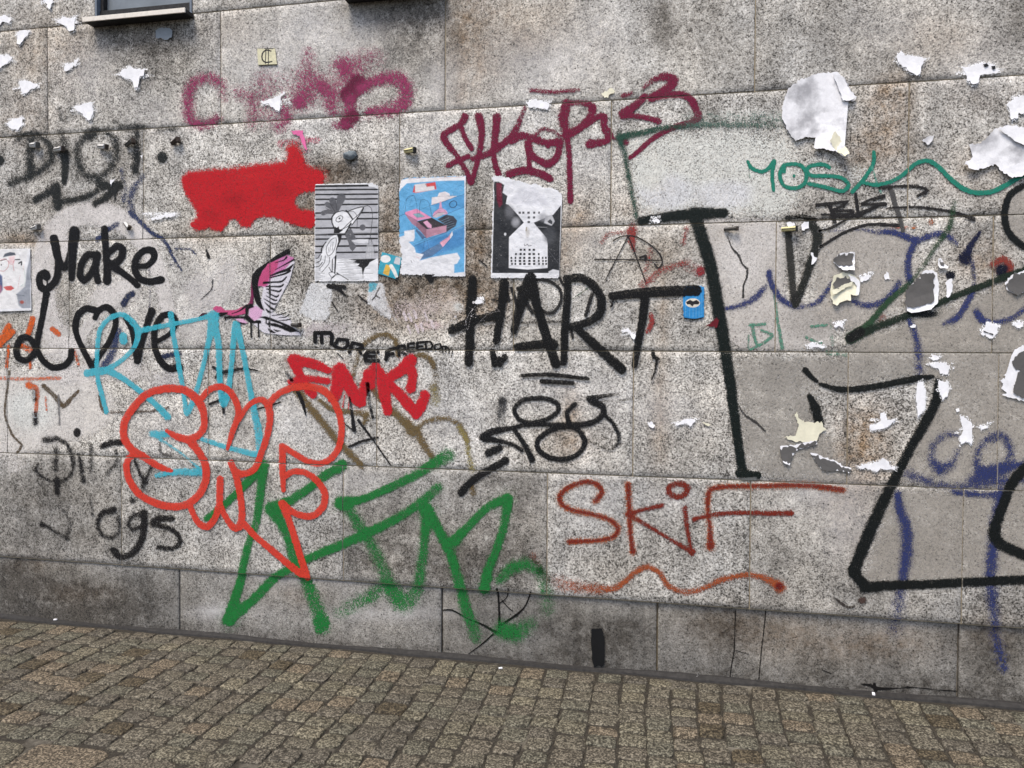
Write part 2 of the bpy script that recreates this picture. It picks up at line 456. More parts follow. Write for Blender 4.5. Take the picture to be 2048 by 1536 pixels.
# ------------------------------------------------------------------ slab layout (wall metres)
def wx(v): return v * D
def wz(v): return HCAM + v * D
JH = [wz(v) for v in (0.6405, 0.4796, 0.3193, 0.1584, -0.0027, -0.1639, -0.3254)]   # course joints, top to bottom
Z_BASE = 0.0
def X_(px, py): return float(px_wall(px, py)[0])
ROWS = [  # (z top, z bottom, vertical joints)
    (JH[0], JH[1], [-5.3, -4.1, X_(190, 20), X_(384, 20), X_(700, 0), X_(890, 0), 0.35, 1.2, 2.4]),
    (JH[1], JH[2], [-5.3, -4.45, X_(95, 160), X_(441, 140), X_(890, 110), X_(1510, 100), X_(2068, 100), 2.4]),
    (JH[2], JH[3], [-5.3, -4.2, X_(-60, 380), X_(286, 370), X_(799, 330), X_(1222, 330), X_(1817, 300), 2.4]),
    (JH[3], JH[4], [-5.3, -4.3, X_(138, 600), X_(541, 590), X_(1027, 600), X_(1551, 600), X_(1985, 600), 2.4]),
    (JH[4], JH[5], [-5.3, -4.2, X_(15, 800), X_(417, 820), X_(753, 820), X_(1266, 850), X_(1695, 850), 1.35, 2.4]),
    (JH[5], JH[6], [-5.3, -4.2, X_(242, 1020), X_(686, 1050), X_(1094, 1060), X_(1500, 1090), X_(1925, 1100), 2.4]),
    (JH[6], Z_BASE - 0.06, [-5.3, -4.0, X_(356, 1200), X_(882, 1240), X_(1314, 1280), X_(1920, 1330), 2.4]),
]
GAP = 0.0046

# stains and painted sill shade: photo pixels (x, y, rx, ry, amount)
DIRT_SHADE = [(292, 60, 95, 24, .95), (800, 8, 100, 26, .95), (292, 75, 92, 40, .75), (300, 130, 85, 55, .55), (280, 210, 70, 50, .25), (800, 25, 95, 40, .85), (810, 90, 95, 60, .6), (860, 130, 60, 40, .3),  # below the windows: sill shadow painted in together with grime
        (1322, 20, 22, 60, .75), (1330, 80, 25, 40, .4), (1420, 60, 95, 70, .38), (1480, 150, 60, 40, .3),
        (700, 345, 70, 26, .75), (650, 340, 40, 25, .6), (780, 335, 60, 22, .45), (880, 345, 80, 18, .35), (600, 410, 30, 25, .5), (600, 560, 45, 60, .42),
        (780, 440, 26, 90, .45), (785, 560, 40, 25, .6), (955, 450, 26, 100, .6), (950, 560, 60, 30, .65), (870, 570, 90, 22, .6), (690, 590, 50, 30, .55),
        (700, 620, 60, 30, .3), (820, 610, 80, 30, .35), (1010, 470, 30, 60, .3), (560, 500, 30, 40, .2), (1300, 520, 60, 40, .28), (1250, 640, 60, 30, .3),
        (1200, 700, 80, 20, .3), (1380, 900, 60, 40, .28), (1290, 930, 50, 30, .25), (840, 1060, 170, 60, .42), (960, 1120, 120, 50, .55), (1010, 1130, 70, 40, .5),
        (840, 1140, 150, 30, .35), (750, 1110, 60, 40, .3), (1050, 1010, 40, 60, .4), (1000, 960, 60, 20, .35), (1330, 1080, 90, 60, .2), (1560, 1120, 60, 60, .3),
        (60, 1000, 90, 60, .5), (130, 980, 90, 40, .45), (210, 1080, 120, 40, .35), (40, 1080, 60, 40, .5), (140, 1060, 60, 40, .35),
        (60, 1170, 80, 30, .8), (180, 1180, 120, 35, .6), (260, 1215, 90, 30, .7), (110, 1225, 130, 22, .85), (10, 1180, 40, 60, .95),
        (300, 1165, 50, 25, .4), (960, 1240, 90, 50, .45), (1210, 1275, 100, 30, .8), (1250, 1255, 60, 18, .6), (1120, 1250, 80, 40, .5), (1200, 1310, 110, 20, .6),
        (1440, 1290, 40, 60, .55), (1400, 1250, 60, 40, .3), (1500, 1260, 40, 60, .35), (1990, 1330, 80, 80, .6), (1680, 1340, 160, 25, .45), (1850, 1370, 90, 20, .4),
        (110, 320, 120, 60, .3), (80, 420, 90, 40, .35), (200, 400, 80, 30, .3), (110, 560, 40, 60, .2), (20, 640, 40, 40, .5), (110, 610, 30, 30, .3),
        (1600, 420, 60, 40, .35), (1680, 400, 60, 40, .3), (1600, 500, 30, 60, .4), (1700, 330, 40, 60, .4), (1840, 290, 40, 30, .5), (2040, 20, 40, 80, .6), (1610, 90, 60, 50, .3),
        (1680, 60, 60, 60, .25), (1570, 200, 40, 40, .3), (1860, 700, 200, 60, .22), (1990, 450, 60, 50, .25), (1840, 860, 60, 80, .25), (1740, 1190, 90, 30, .35), (1990, 1210, 90, 40, .5),
        (450, 720, 40, 30, .35), (480, 850, 30, 40, .4), (470, 790, 40, 30, .4), (560, 680, 40, 20, .25), (1010, 110, 60, 30, .25), (1240, 210, 40, 30, .2), (1420, 215, 50, 25, .4)]
RUST = [(1775, 235, 50, 75, .75), (1790, 180, 40, 30, .6), (1720, 310, 40, 40, .5), (1760, 300, 60, 40, .5), (930, 60, 45, 90, .7), (960, 130, 60, 60, .5), (915, 190, 30, 30, .5),
        (1050, 90, 50, 40, .45), (1100, 40, 60, 60, .3), (1000, 30, 60, 40, .4), (660, 350, 60, 30, .9), (620, 430, 40, 50, .8), (420, 470, 60, 20, .6), (780, 470, 26, 100, .8),
        (955, 490, 30, 80, .9), (860, 580, 120, 30, .8), (960, 610, 60, 50, .8), (820, 640, 80, 30, .6), (1160, 440, 30, 60, .7), (1130, 500, 20, 60, .6), (1320, 520, 60, 60, .4),
        (1140, 830, 20, 60, .8), (1320, 830, 18, 110, .7), (1325, 620, 14, 80, .6), (1730, 860, 50, 60, .8), (1720, 920, 60, 60, .8), (1690, 990, 60, 40, .6), (1700, 1060, 40, 60, .5),
        (50, 240, 60, 60, .4), (150, 100, 60, 80, .4), (60, 100, 60, 80, .4), (60, 480, 80, 16, .8), (60, 1130, 60, 20, .5), (1560, 1270, 120, 40, .5), (1450, 1250, 90, 40, .5),
        (1780, 1280, 120, 40, .4), (1720, 1300, 140, 30, .5), (1990, 1270, 60, 40, .5), (150, 1190, 80, 20, .5), (1880, 80, 120, 60, .35), (1950, 200, 90, 40, .3), (1940, 350, 80, 50, .4),
        (1960, 520, 60, 50, .6), (1140, 890, 60, 40, .5), (760, 620, 60, 30, .5), (600, 1190, 60, 30, .4), (1250, 420, 30, 30, .3), (470, 60, 60, 40, .25)]
LIME = [(690, 80, 80, 60, .45), (600, 60, 60, 60, .4), (470, 120, 60, 90, .3), (1100, 130, 120, 60, .45), (1200, 60, 60, 60, .3), (560, 130, 60, 40, .4), (880, 170, 40, 60, .4),
        (180, 150, 50, 60, .35), (330, 230, 70, 40, .3), (880, 270, 120, 50, .35), (1040, 260, 60, 60, .3), (600, 250, 80, 40, .3), (430, 560, 60, 60, .4), (400, 620, 60, 60, .35),
        (590, 830, 70, 70, .35), (700, 960, 80, 40, .25), (330, 860, 90, 60, .3), (900, 840, 80, 60, .3), (1170, 780, 120, 50, .25), (1330, 820, 80, 40, .3), (1190, 1000, 90, 60, .3),
        (1640, 980, 90, 40, .4), (1690, 1050, 50, 70, .4), (1350, 1000, 60, 40, .2), (1180, 480, 60, 40, .25), (1180, 330, 60, 60, .3), (500, 1050, 80, 60, .15), (1950, 130, 90, 50, .25),
        (1780, 60, 90, 50, .2), (250, 640, 60, 60, .25), (600, 1160, 90, 16, .25), (780, 1230, 120, 12, .4), (440, 1225, 60, 12, .6)]

wall = props(link('stone_wall', None), 'long limestone slab wall covered in graffiti, posters and torn paper', 'wall')
wall.empty_display_type = 'PLAIN_AXES'

def pxz(X, Zc):
    """wall metres -> photo pixels (arrays)"""
    v = np.stack([X, np.full_like(X, D), Zc - HCAM], -1) @ RC
    return CXP + FPX * v[..., 0] / v[..., 1], CYP - FPX * v[..., 2] / v[..., 1]

def stain_shade(PX, PY, lst):
    out = np.zeros(PX.shape)
    for x, y, rx, ry, a in lst:
        g = a * np.exp(-(((PX - x) / rx) ** 2 + ((PY - y) / ry) ** 2))
        out = 1 - (1 - out) * (1 - g)
    return out

WINX = [(X_(190, 20), X_(384, 20)), (X_(700, 0), X_(890, 0))]
slab_n = 0
for ri, (zt, zb, vj) in enumerate(ROWS):
    for k in range(len(vj) - 1):
        xa, xb = vj[k] + GAP / 2, vj[k + 1] - GAP / 2
        if any(abs(vj[k] - w[0]) < 1e-6 and abs(vj[k + 1] - w[1]) < 1e-6 for w in WINX) and ri == 0: continue
        z0, z1 = zb + GAP / 2, zt - GAP / 2
        if ri == 6: xa += .0018; xb -= .0018
        yoff = 0.020 if ri == 6 else 0.0
        yf = yoff + rng.uniform(-0.0010, 0.0010)
        tilt = rng.uniform(-0.0012, 0.0012) if ri != 6 else 0.0
        if ri == 6: yf = 0.012 + 0.010 * min(1, max(0, (xa + 3) / 3.5)) + rng.uniform(-.001, .001)
        nx = max(2, int((xb - xa) / 0.03)); nz = max(2, int((z1 - z0) / 0.03))
        xs = np.linspace(xa, xb, nx + 1); zs = np.linspace(z0, z1, nz + 1)
        ch = 0.0022
        xs = np.concatenate([[xa], [xa + ch], xs[1:-1], [xb - ch], [xb]]); zs = np.concatenate([[z0], [z0 + ch], zs[1:-1], [z1 - ch], [z1]])
        XX, ZZ = np.meshgrid(xs, zs)
        YY = yf + tilt * (XX - (xa + xb) / 2)
        edge = (XX <= xa) | (XX >= xb) | (ZZ <= z0) | (ZZ >= z1)
        chip = 1 + 0.9 * np.abs(np.sin(XX * 37 + ZZ * 51 + k)) * (np.sin(XX * 11 + ZZ * 17 + ri) > 0.3)
        YY = YY + edge * ch * chip
        V = np.stack([XX, YY, ZZ], -1).reshape(-1, 3)
        n1, n0 = XX.shape[1], XX.shape[0]
        idx = np.arange(n0 * n1).reshape(n0, n1)
        F = np.stack([idx[:-1, :-1], idx[:-1, 1:], idx[1:, 1:], idx[1:, :-1]], -1).reshape(-1, 4)
        # sides going back into the wall
        ring = np.concatenate([idx[0, :], idx[1:, -1], idx[-1, -2::-1], idx[-2:0:-1, 0]])
        nb = len(V); back = V[ring].copy(); back[:, 1] = yf + 0.055
        V = np.vstack([V, back]); m = len(ring); bi = nb + np.arange(m)
        S = np.stack([ring, bi, np.roll(bi, -1), np.roll(ring, -1)], -1)
        F = np.vstack([F, S])
        me = mesh_np('stone_slab', V, F)
        PX, PY = pxz(V[:, 0], V[:, 2])
        attr = [np.clip(stain_shade(PX, PY, l) * g_, 0, 1) for l, g_ in ((DIRT_SHADE, 1.02), (RUST, .75), (LIME, 1.0))]
        if ri == 6:   # splash zone at the foot of the plinth
            zz = V[:, 2]; attr[0] = np.clip(attr[0] + 0.55 * np.exp(-(zz / 0.06) ** 2) + 0.05, 0, 1)
        if ri in (4, 5) and abs(0.5 * (xa + xb) - X_(890, 1060)) < 0.35 and ri == 5: attr[0] = np.clip(attr[0] + 0.16, 0, 1)
        for nm, a in zip(('dirt_shade', 'rust', 'lime'), attr): attr_f(me, nm, a)
        attr_f(me, 'tone', np.full(len(V), (1.10, 1.08, 1.04, 1.02, 1.06, .86, .60)[ri]))  # lower courses darkened: fading street daylight painted in, plus darker plinth stone
        attr_f(me, 'ctr', np.full(len(V), (.9, .9, 1.0, 1.0, 1.05, 1.0, .62)[ri]))
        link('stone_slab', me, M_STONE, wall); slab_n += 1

# bedding behind the slabs (shows in the open joints)
bm = bmesh.new()
wins = sorted(WINX)
zc = JH[1] - 0.02
bm_box(bm, -5.35, 2.45, 0.006, 0.40, JH[6] - 0.003, zc)
bm_box(bm, -5.35, 2.45, 0.044, 0.40, -0.3, JH[6] - 0.003)
edges_ = [-5.35] + [v for w in wins for v in w] + [2.45]
for a, b in zip(edges_[::2], edges_[1::2]): bm_box(bm, a, b, 0.006, 0.40, zc, JH[0] + 0.01)
me = bpy.data.meshes.new('joint_bedding'); bm.to_mesh(me); bm.free()
link('joint_bedding', me, M_MORTAR, wall)

# upper wall, out of frame, so that the sills and courses go on
# ------------------------------------------------------------------ windows
for wi, (xa, xb) in enumerate(WINX):
    zs_, ze = JH[1] - 0.028, JH[0] - 0.002
    bm = bmesh.new()
    bm_box(bm, xa + .001, xb - .001, 0.075, 0.10, zs_, ze)            # back of the opening
    bm_box(bm, xa + .001, xa + 0.012, -0.002, 0.075, zs_ + .03, ze)    # painted jambs
    bm_box(bm, xb - 0.012, xb - .001, -0.002, 0.075, zs_ + .03, ze)
    me = bpy.data.meshes.new('window'); bm.to_mesh(me); bm.free()
    w = link('window', me, M_JAMB, wall)
    props(w, 'window with pale stone sill above the white paper scraps' if wi == 0 else 'window whose dark sill underside shows at the top edge')
    # sill: a slab with a drip lip
    bm = bmesh.new()
    bm_box(bm, xa - 0.010, xb + 0.010, -0.070, 0.074, zs_ + 0.004, zs_ + 0.024, 0.002)
    me = bpy.data.meshes.new('sill'); bm.to_mesh(me); bm.free()
    link('sill', me, M_FRAME, w)
    box('sill_lip', xa - 0.012, xb + 0.012, -0.078, -0.0705, zs_ + 0.002, zs_ + 0.026, M_SILL if wi == 0 else M_FRAME, w, 0.0015)
    # casement frame
    bm = bmesh.new()
    bm_box(bm, xa + 0.013, xb - 0.013, 0.020, 0.070, zs_ + 0.026, zs_ + 0.098, 0.002)
    bm_box(bm, xa + 0.013, xa + 0.030, 0.025, 0.070, zs_ + 0.0985, ze, 0.002)
    bm_box(bm, xb - 0.030, xb - 0.013, 0.025, 0.070, zs_ + 0.0985, ze, 0.002)
    me = bpy.data.meshes.new('frame'); bm.to_mesh(me); bm.free()
    link('frame', me, M_FRAME, w)
    box('pane', xa + 0.031, xb - 0.031, 0.055, 0.062, zs_ + 0.112, ze, M_PANE, w)

# ------------------------------------------------------------------ graffiti
VJ = [(zt, zb, v) for zt, zb, vj in ROWS for v in vj[1:-1]]
def with_edges(a, cuts, g):
    out = list(a)
    for c in cuts:
        if a[0] < c < a[-1]:
            out = [v for v in out if abs(v - c) > g * 0.5 + 0.0008] + [c - g / 2, c + g / 2]
    return np.array(sorted(out))

def graffiti(name, label, layer, draw, bbox, grain=1.0, step=0.0042, kind=None, parent=None, opac=1.0, mott=0.0, fat=1.0, var=0.0):
    """paint on the wall: draw(field) in photo pixels inside bbox; the joints stay open"""
    x0, y0, x1, y1 = bbox
    cx, cz = px_wall(np.array([x0, x1, x0, x1]), np.array([y0, y0, y1, y1]))
    xs = np.arange(cx.min(), cx.max() + step, step); zs = np.arange(cz.min(), cz.max() + step, step)
    hc = [z for z in JH[1:]]
    vc = sorted({v for zt, zb, v in VJ if zb < cz.max() and zt > cz.min()})
    xs = with_edges(xs, vc, GAP); zs = with_edges(zs, hc, GAP)[::-1]        # top to bottom
    XX, ZZ = np.meshgrid(xs, zs)
    PX, PY = pxz(XX, ZZ)
    f = Field(PX, PY); f.windows(); f.wob = 0.02 if step < .0035 else 0.10; f.fat = fat; f.var = var; draw(f)
    cov = f.cov
    cm = np.maximum.reduce([cov[:-1, :-1], cov[1:, :-1], cov[:-1, 1:], cov[1:, 1:]])
    keep = cm > 0.035
    xm = (xs[1:] + xs[:-1]) / 2; zm = (zs[1:] + zs[:-1]) / 2
    for z in hc: keep &= ~(np.abs(zm - z) < GAP * .49)[:, None]
    for zt, zb, v in VJ:
        keep &= ~((np.abs(xm - v) < GAP * .49)[None, :] & ((zm < zt) & (zm > zb))[:, None])
    nx = len(xs); I = np.arange(XX.size).reshape(XX.shape)
    F = np.stack([I[1:, :-1][keep], I[1:, 1:][keep], I[:-1, 1:][keep], I[:-1, :-1][keep]], -1)
    used = np.unique(F); remap = np.full(XX.size, -1); remap[used] = np.arange(len(used))
    base = np.where(ZZ < JH[6], 0.012 + 0.010 * np.clip((XX + 3) / 3.5, 0, 1) - 0.0022, -0.0026)
    if layer >= 100: base = np.full_like(base, -0.0026); 
    Y = base - (layer % 100) * 0.00045
    V = np.stack([XX, Y, ZZ], -1).reshape(-1, 3)[used]
    me = mesh_np(name, V, remap[F])
    attr_f(me, 'cov', cov.ravel()[used]); attr_c(me, 'col', f.col.reshape(-1, 3)[used])
    o = link(name, me, mat_paint(grain, 0.55, opac, mott), wall if parent is None else parent)
    if label: o['label'] = label
    if kind: o['kind'] = kind
    return o

# operations: S stroke, G polygon, B blob; the extent of a painting follows from them
def S(pts, w, c=None, dens=1.0, soft=0.22, closed=False, straight=False): return ('s', pts, w, c, dens, soft, closed, straight)
def G(pts, c=None, dens=1.0, soft=3.0, smooth=False): return ('g', pts, c, dens, soft, smooth)
def B(x, y, rx, ry=None, c=None, dens=1.0, hard=0.3): return ('b', x, y, rx, ry or rx, c, dens, hard)

def extent(ops):
    xs, ys = [], []
    for o in ops:
        if o[0] == 'b':
            xs += [o[1] - o[3], o[1] + o[3]]; ys += [o[2] - o[4], o[2] + o[4]]
        else:
            pad = 6 + (max(o[2]) if hasattr(o[2], '__len__') else o[2]) if o[0] == 's' else 6 + o[4]
            for x, y in o[1]: xs += [x - pad, x + pad]; ys += [y - pad, y + pad]
    return min(xs), min(ys), max(xs), max(ys)

def paint_ops(f, ops, col, k=.83):
    for o in ops:
        if o[0] == 's': f.stroke(o[1], o[2], lin(o[3] or col, k), o[4], o[5], o[6], o[7])
        elif o[0] == 'g': f.poly(o[1], lin(o[2] or col, k), o[3], o[4], o[5])
        else: f.blob(o[1], o[2], o[3], o[4], lin(o[5] or col, k), o[6], o[7])

npatch = [0]
def tag(name, label, layer, col, ops, grain=1.0, step=0.0042, halo=0.0):
    if halo:                                                     # overspray around each pass of the can
        up = lambda v, k: [q * k for q in v] if hasattr(v, '__len__') else v * k
        ops = [S(o[1], up(o[2], 1.5), o[3], up(o[4], halo), .95, o[6]) if o[0] == 's' else G(o[1], o[2], halo, 34, o[5]) for o in ops if o[0] in 'sg'] + ops
    op, mo = 1.0, 0.0
    if name == 'paint_patch':
        npatch[0] += 1; layer += 0.1 * npatch[0]; op, mo = 0.88, 0.26
        if 'arch' in label: op, mo = 0.95, 0.12
    fat, var = (1.0, 0.0) if step < .0035 or name == 'paint_patch' else (1.55, .16) if halo >= .19 else (1.25, .12)
    if 'cyan' in label: op, var = .80, .25
    if 'bubble' in label: op, var = .93, .18
    if 'marker' in label: fat, var = 1.0, .12
    return graffiti(name, label, layer, lambda f: paint_ops(f, ops, col, (1.28, 1.22, 1.13) if name == 'paint_patch' else .83), extent(ops), grain, step, opac=op, mott=mo, fat=fat, var=var)

a11, a12, a13, a14 = Z(0, 0), Z(512, 0), Z(1024, 0), Z(1536, 0)
a21, a22, a23, a24 = Z(0, 384), Z(512, 384), Z(1024, 384), Z(1536, 384)
a31, a32, a33, a34 = Z(0, 768), Z(512, 768), Z(1024, 768), Z(1536, 768)
a41, a42, a43, a44 = Z(0, 1152), Z(512, 1152), Z(1024, 1152), Z(1536, 1152)
BLACK = (22, 21, 22)

# --- pale paint rolled or sprayed over older marks (lowest layers)
tag('paint_patch', 'thin white wash below the green bracket line, upper right', 0, (226, 224, 222), [
    G([(1250, 285), (1330, 270), (1450, 262), (1560, 275), (1600, 330), (1590, 400), (1480, 425), (1380, 420), (1290, 432), (1270, 360)], None, .74, 60, True),
    B(1330, 385, 80, 50, (238, 237, 236), .95), B(1300, 345, 45, 50, None, .8), B(1450, 390, 90, 40, (236, 235, 234), .85), B(1540, 400, 60, 50, None, .55),
    B(1640, 340, 60, 40, None, .5), B(1720, 350, 50, 30, None, .45)], 1.0)
tag('paint_patch', 'pale grey smooth paint right of the tall black stroke', 0, (196, 194, 193), [
    G([(1408, 448), (1470, 440), (1560, 446), (1570, 520), (1575, 600), (1660, 610), (1660, 690), (1560, 700), (1465, 690), (1440, 600)], None, .85, 26, True),
    B(1480, 520, 60, 90, (214, 213, 214), .9), B(1520, 480, 60, 50, (208, 207, 208), .8), B(1620, 640, 70, 60, (176, 174, 172), .8)], .8)
tag('paint_patch', 'grey paint covering the right end of the wall', 0, (158, 155, 150), [
    G([(1640, 470), (1700, 455), (1790, 452), (1830, 480), (1826, 560), (1790, 620), (1720, 660), (1640, 640), (1630, 560)], (172, 169, 165), .92, 46, True),
    G([(1700, 690), (1800, 650), (1900, 610), (2000, 580), (2070, 560), (2075, 760), (2075, 960), (1960, 975), (1840, 965), (1800, 950), (1850, 850), (1880, 770), (1790, 740), (1690, 760)], None, .96, 46, True),
    G([(1470, 715), (1600, 712), (1720, 715), (1830, 730), (1800, 760), (1700, 770), (1640, 775), (1640, 850), (1690, 960), (1500, 945), (1480, 850)], (152, 150, 146), .8, 60, True),
    G([(1790, 990), (1900, 985), (2075, 985), (2075, 1160), (1950, 1160), (1800, 1165), (1735, 1160), (1745, 1110)], (154, 151, 146), .92, 46, True),
    G([(2010, 390), (2075, 370), (2075, 500), (2030, 480), (2010, 440)], (165, 162, 158), .9, 12, True)], .8)
tag('paint_patch', 'off white wash behind the brown zigzag, lower left', 0, (214, 213, 213), [
    G([(-20, 745), (60, 750), (140, 740), (190, 760), (225, 800), (215, 850), (150, 880), (60, 905), (-20, 900)], None, .85, 36, True),
    B(60, 820, 70, 60, (224, 224, 224), .8), B(170, 830, 50, 50, None, .7), B(30, 930, 30, 26, None, .6)], .9)
tag('paint_patch', 'pale lilac rectangle of faded poster paste under the bird poster', 0, (226, 226, 230), [
    G([(622, 566), (664, 566), (664, 600), (655, 640), (625, 640), (598, 625), (612, 590)], None, .88, 6),
    B(640, 660, 60, 24, (188, 182, 190), .5), B(690, 660, 90, 26, (190, 186, 188), .4)], .8)
tag('paint_patch', 'white and cyan brushed paste below the bird poster corner', 0, (236, 238, 240), [
    G([(738, 566), (768, 566), (772, 595), (785, 640), (760, 628), (735, 605)], None, .9, 6),
    G([(738, 566), (756, 566), (752, 580), (737, 584)], (92, 180, 205), .9, 4),
    S([(745, 600), (752, 592)], 3, BLACK), S([(760, 575), (752, 590), (760, 596)], 3, BLACK),
    S([(750, 615), (790, 650)], 4, (90, 90, 94), .5), S([(765, 590), (800, 655)], 5, (200, 200, 204), .5)], .7)
tag('paint_patch', 'milky brushed paint behind the bird stencil tail', 0, (206, 205, 207), [
    B(455, 555, 28, 55, None, .7), B(440, 590, 30, 30, None, .6), B(400, 590, 40, 60, (198, 197, 200), .55), B(390, 660, 45, 40, (200, 200, 202), .55),
    B(880, 600, 60, 40, (196, 186, 182), .4), B(830, 620, 70, 30, (202, 190, 194), .4), B(905, 615, 24, 22, (214, 208, 204), .6), B(860, 650, 40, 14, (208, 190, 196), .5)] + [S([(x, y), (x + 5, y + 14)], 5, (226, 210, 220), .8, .4) for x, y in ((808, 626), (818, 628), (828, 622), (816, 652), (832, 650), (842, 648), (850, 626), (862, 640))] + [B(918, 614, 15, 15, (232, 226, 224), .7)], 1.0)
tag('paint_patch', 'grey sprayed arch behind the words Make Love', 1, (206, 205, 207), [
    S([(92, 640), (86, 560), (95, 490), (125, 445), (170, 428), (215, 432), (262, 452), (298, 500), (322, 560), (338, 625), (350, 690)], [44, 46, 40, 40, 42, 44, 44, 34, 30, 26, 20], None, [.7, .9, .95, .95, .95, .95, .95, .9, .8, .7, .4], .3),
    B(210, 600, 45, 40, None, .85), B(250, 580, 50, 40, None, .8), B(120, 690, 60, 50, None, .75), B(100, 650, 40, 50, None, .8),
    S([(150, 700), (175, 655), (205, 610)], 20, None, .8, .4), B(150, 750, 90, 30, None, .7), B(250, 740, 70, 34, None, .65), B(200, 720, 60, 40, None, .55), B(330, 760, 60, 30, (190, 190, 196), .5),
    S([(128, 480), (135, 520)], 20, None, .9, .4)], 0.9, 0.0042, 0.25)

# --- older marks
tag('graffiti_lettering', 'faded black spray letters DiOT with dots and arrow, top left', 2, (38, 40, 38), [
    S([(62, 282), (60, 310), (62, 345)], 15, None, .8, .85), S([(36, 276), (70, 268), (98, 288), (103, 318), (82, 340), (52, 355), (22, 366)], 13, None, .72, .85),
    S([(124, 268), (130, 300)], 15, None, .5, .85), S([(130, 308), (131, 335), (129, 365)], [17, 15, 9], None, .92, .35),
    S([(118, 218), (122, 235), (130, 240), (141, 226), (144, 215)], 9, None, .5, .9),
    S([(188, 262), (165, 278), (155, 305), (160, 335), (178, 353), (200, 352), (222, 335), (234, 305), (230, 278), (215, 265)], 15, None, .68, .85),
    S([(180, 270), (196, 264)], 14, None, .85, .85), S([(232, 242), (245, 256), (285, 253)], 12, None, .5, .9), S([(315, 260), (358, 257)], 7, None, .6, .85),
    S([(272, 262), (272, 300), (268, 345)], [20, 18, 16], None, .62, .85), S([(276, 310), (272, 340)], 10, None, .85, .4),
    B(325, 314, 14, 15, None, 1, .45), B(1, 320, 12, 13, None, 1, .45),
    S([(70, 400), (112, 376)], 13, None, .9, .5), S([(113, 374), (116, 412)], 17, None, .85, .35), S([(118, 404), (170, 394), (205, 375)], 12, None, .7, .4),
    S([(198, 366), (222, 372), (240, 368)], 15, None, .9, .5), S([(238, 372), (215, 392), (192, 408)], 13, None, .9, .5), S([(231, 372), (231, 398)], 3, None, .9)], 0.8, 0.0042, 0.22)
tag('graffiti_marks', 'navy blue strokes and thin arc around the words Make Love', 2, (52, 62, 96), [
    S([(242, 338), (250, 372), (248, 400)], 9, None, .5, .5), S([(285, 352), (262, 390), (266, 430)], 14, None, .5, .5), S([(262, 425), (300, 462), (330, 482), (350, 520), (364, 541)], [10, 8, 7, 5, 3], None, .8, .3),
    S([(195, 480), (212, 462), (235, 449)], 10, None, .75, .4), S([(236, 662), (226, 705), (208, 734)], 15, None, .72, .5), S([(248, 608), (258, 592), (266, 588)], 12, (40, 48, 74), .95, .3),
    S([(322, 714), (360, 706)], 9, (40, 48, 74), .9, .3), S([(187, 730), (196, 722)], 9, None, .7), S([(300, 520), (300, 700)], 4, (90, 90, 110), .35),
    S([(352, 498), (380, 498), (392, 508)], 4, None, .6), S([(340, 530), (352, 526)], 3, None, .6), S([(425, 560), (424, 578), (402, 600)], 3, (60, 60, 64), .7)], 1.0)
tag('graffiti_marks', 'orange paint dabs and drips below the portrait poster', 2, (214, 98, 42), [
    S([(18, 652), (6, 676), (0, 690)], 13, None, .85), S([(26, 664), (6, 682)], 12, None, .9), S([(66, 638), (58, 666)], 12, None, .9), S([(106, 658), (118, 668)], 11, None, .85), S([(40, 690), (62, 700)], 12, None, .6),
    S([(-5, 756), (40, 758), (120, 756)], 7, None, .55, .5), S([(18, 692), (14, 734)], 6, None, .8), S([(60, 716), (62, 736)], 6, None, .8), S([(150, 700), (158, 730)], 6, None, .5),
    S([(58, 770), (75, 780), (72, 830)], [14, 10, 7], None, .75, .4), S([(92, 795), (94, 820)], 5, None, .5)], .9)
tag('graffiti_marks', 'dull brown zigzag line on the white wash, far left', 2, (92, 78, 60), [
    S([(20, 742), (14, 790), (11, 830), (26, 870), (44, 890), (35, 905)], 5, None, .75, .4), S([(88, 772), (108, 790), (128, 812), (142, 798), (158, 782)], [9, 9, 10, 8, 6], None, .8, .35),
    S([(200, 792), (203, 812), (208, 822)], 6, None, .8), S([(118, 790), (120, 850)], 4, (120, 118, 118), .7), S([(222, 825), (300, 822), (335, 815)], 5, (80, 66, 56), .6, .5), S([(320, 885), (322, 905), (342, 912)], 6, (88, 84, 80), .6)], .9)
